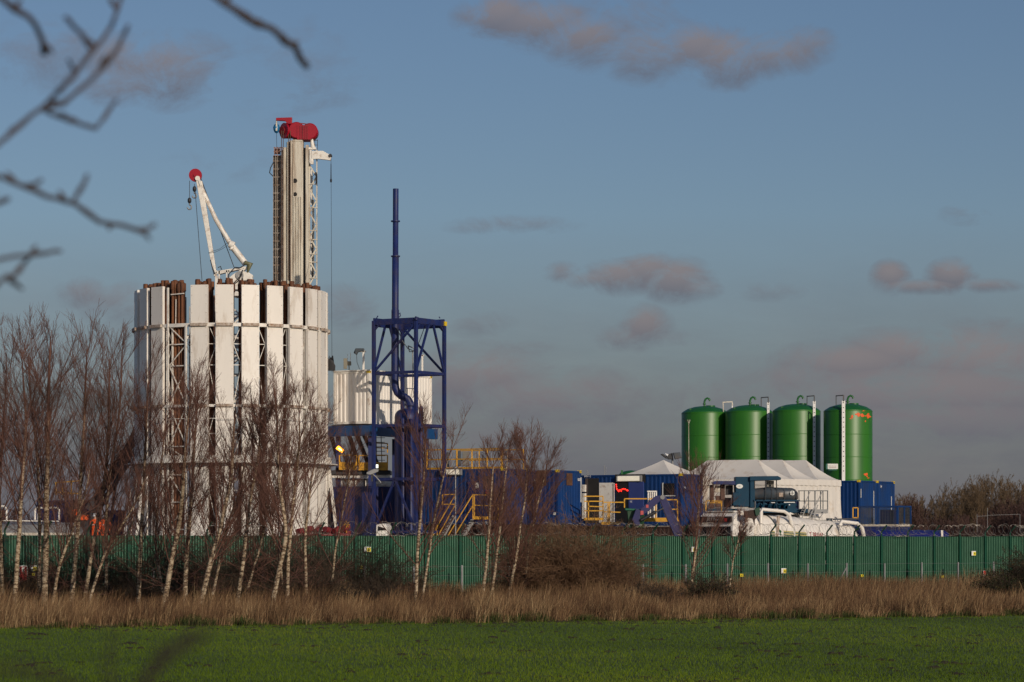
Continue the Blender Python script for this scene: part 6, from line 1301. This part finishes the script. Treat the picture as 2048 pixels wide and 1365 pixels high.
# ------------------------------------------------------------------ near out-of-focus branches of a tree beside the camera
nt_ = thing('near_tree', (-1.9, 3.7, 0), 'blurred bare branches of a tree close to the camera at the left', 'tree')
mb = MB(); mb.tube([(-1.9, 3.7, 0), (-1.85, 3.75, 1.2), (-1.95, 3.8, 2.4), (-1.9, 3.8, 3.8), (-2.0, 3.9, 5.2)], [.14, .11, .09, .07, .03], 12); mb.build('trunk', m_fore, nt_)
def limb(pts, r0, r1, Y=4.0, root=None, knots=True, sub=None, seed=1):
    r0 *= .85; r1 *= .85
    rk = random.Random(seed); pl_ = [P(x, y, Y+.05*i) for i, (x, y) in enumerate(pts)]
    if root: pl_ = [Vector(root)]+pl_
    # densify with small wobbles so the twig is not perfectly straight
    out_ = [pl_[0]]
    for a, b in zip(pl_[:-1], pl_[1:]):
        k = max(2, int((b-a).length/.03))
        for j in range(1, k+1): out_.append(a.lerp(b, j/k)+Vector((rk.gauss(0, .0012), rk.gauss(0, .002), rk.gauss(0, .0012))))
    n = len(out_); R = []
    for i in range(n):
        f = i/(n-1); r = (r0+(r1-r0)*f)*Y/F; 
        if knots and i % 5 == 2: r *= 1.35
        R.append(r)
    mb = MB(); mb.tube(out_, R, 7)
    for i in range(2, n-1, 4):      # buds
        d_ = Vector((rk.uniform(-1, 1), rk.uniform(-.5, .5), rk.uniform(-1, 1))).normalized(); b_ = out_[i]; L_ = rk.uniform(.010, .028); mb.tube([b_, b_+d_*L_*.6, b_+d_*L_], [.0030, .0042, .0015], 6)
    return mb.build('branch', m_fore, nt_)
limb([(-30, 308), (40, 252), (85, 215), (150, 145), (205, 80), (235, 20), (250, -30)], 8, 5, root=(-1.9, 3.8, 2.9), seed=1)
limb([(95, 218), (125, 205), (160, 180), (205, 140), (235, 100), (257, 52)], 6, 5, seed=2)
limb([(85, 218), (115, 232), (135, 242), (165, 248), (192, 256), (205, 240), (218, 222), (232, 200)], 5, 4, seed=3)
limb([(180, 98), (168, 78), (150, 55), (128, 33)], 5, 6, seed=4)
limb([(120, 185), (150, 150), (140, 120)], 5, 4, seed=12)
limb([(-60, -90), (200, -120), (430, -10), (470, 18), (515, 48), (545, 55), (572, 82), (590, 100), (612, 134)], 8, 9, root=(-1.9, 3.8, 3.3), seed=5)
limb([(-40, -30), (5, -2), (60, 38), (82, 70), (90, 108)], 8, 7, root=(-1.9, 3.8, 3.2), seed=6)
limb([(-30, 345), (0, 357), (70, 380), (115, 398), (150, 412), (200, 440), (245, 452), (290, 466)], 6, 6, root=(-1.9, 3.8, 2.6), seed=7)
limb([(145, 405), (160, 378), (176, 352)], 5, 5, seed=8); limb([(50, 372), (85, 362)], 5, 4, seed=13); limb([(275, 460), (312, 451)], 5, 4, seed=14); limb([(285, 464), (300, 478)], 5, 3, seed=15)
limb([(-30, 520), (0, 520), (60, 510), (95, 506), (122, 503)], 5, 5, root=(-1.9, 3.8, 2.5), seed=9)
limb([(-20, 590), (15, 556), (38, 540), (60, 512)], 6, 5, root=(-1.9, 3.8, 2.45), seed=10); limb([(15, 556), (30, 566), (46, 579)], 6, 4, seed=11)
limb([(-30, 412), (10, 402), (14, 396)], 6, 6, root=(-1.9, 3.8, 2.6), seed=16)
m_sap = mat('sapling_bark', (.02, .014, .010), .9)
nb = thing('near_sapling', (-.5, 1.85, 0), 'very blurred thin dark twigs of a sapling at the bottom left', 'tree')
def twig(pts, r, Y): mb = MB(); mb.tube([P(x, y, Y) for x, y in pts], [q_*Y/F for q_ in r], 6); mb.build('twig', m_sap, nb)
mb = MB(); mb.tube([(-.36, 1.9, 0), (-.34, 1.95, 1.2), tuple(P(250, 1430, 2.0))], [.012, .009, .006], 7); mb.build('stem', m_sap, nb)
twig([(250, 1430), (290, 1360), (330, 1312), (360, 1290), (388, 1256)], [14, 12, 14, 9, 6], 2.0); twig([(330, 1312), (380, 1290), (425, 1262)], [9, 7, 6], 2.0); twig([(330, 1315), (322, 1300), (318, 1285)], [10, 8, 6], 2.0)
twig([(250, 1430), (215, 1350), (222, 1290), (230, 1256)], [8, 6, 5, 4], 1.9); twig([(250, 1430), (120, 1360), (60, 1340), (-40, 1335)], [10, 8, 8, 6], 1.9)
twig([(-60, 775), (60, 790), (160, 800), (260, 795), (320, 805)], [5, 6, 6, 5, 3], 1.5); wire('twig', [(-.5, 1.5, 0), (-.52, 1.5, 1.2), tuple(P(-60, 775, 1.5))], .004, nb, m_sap)
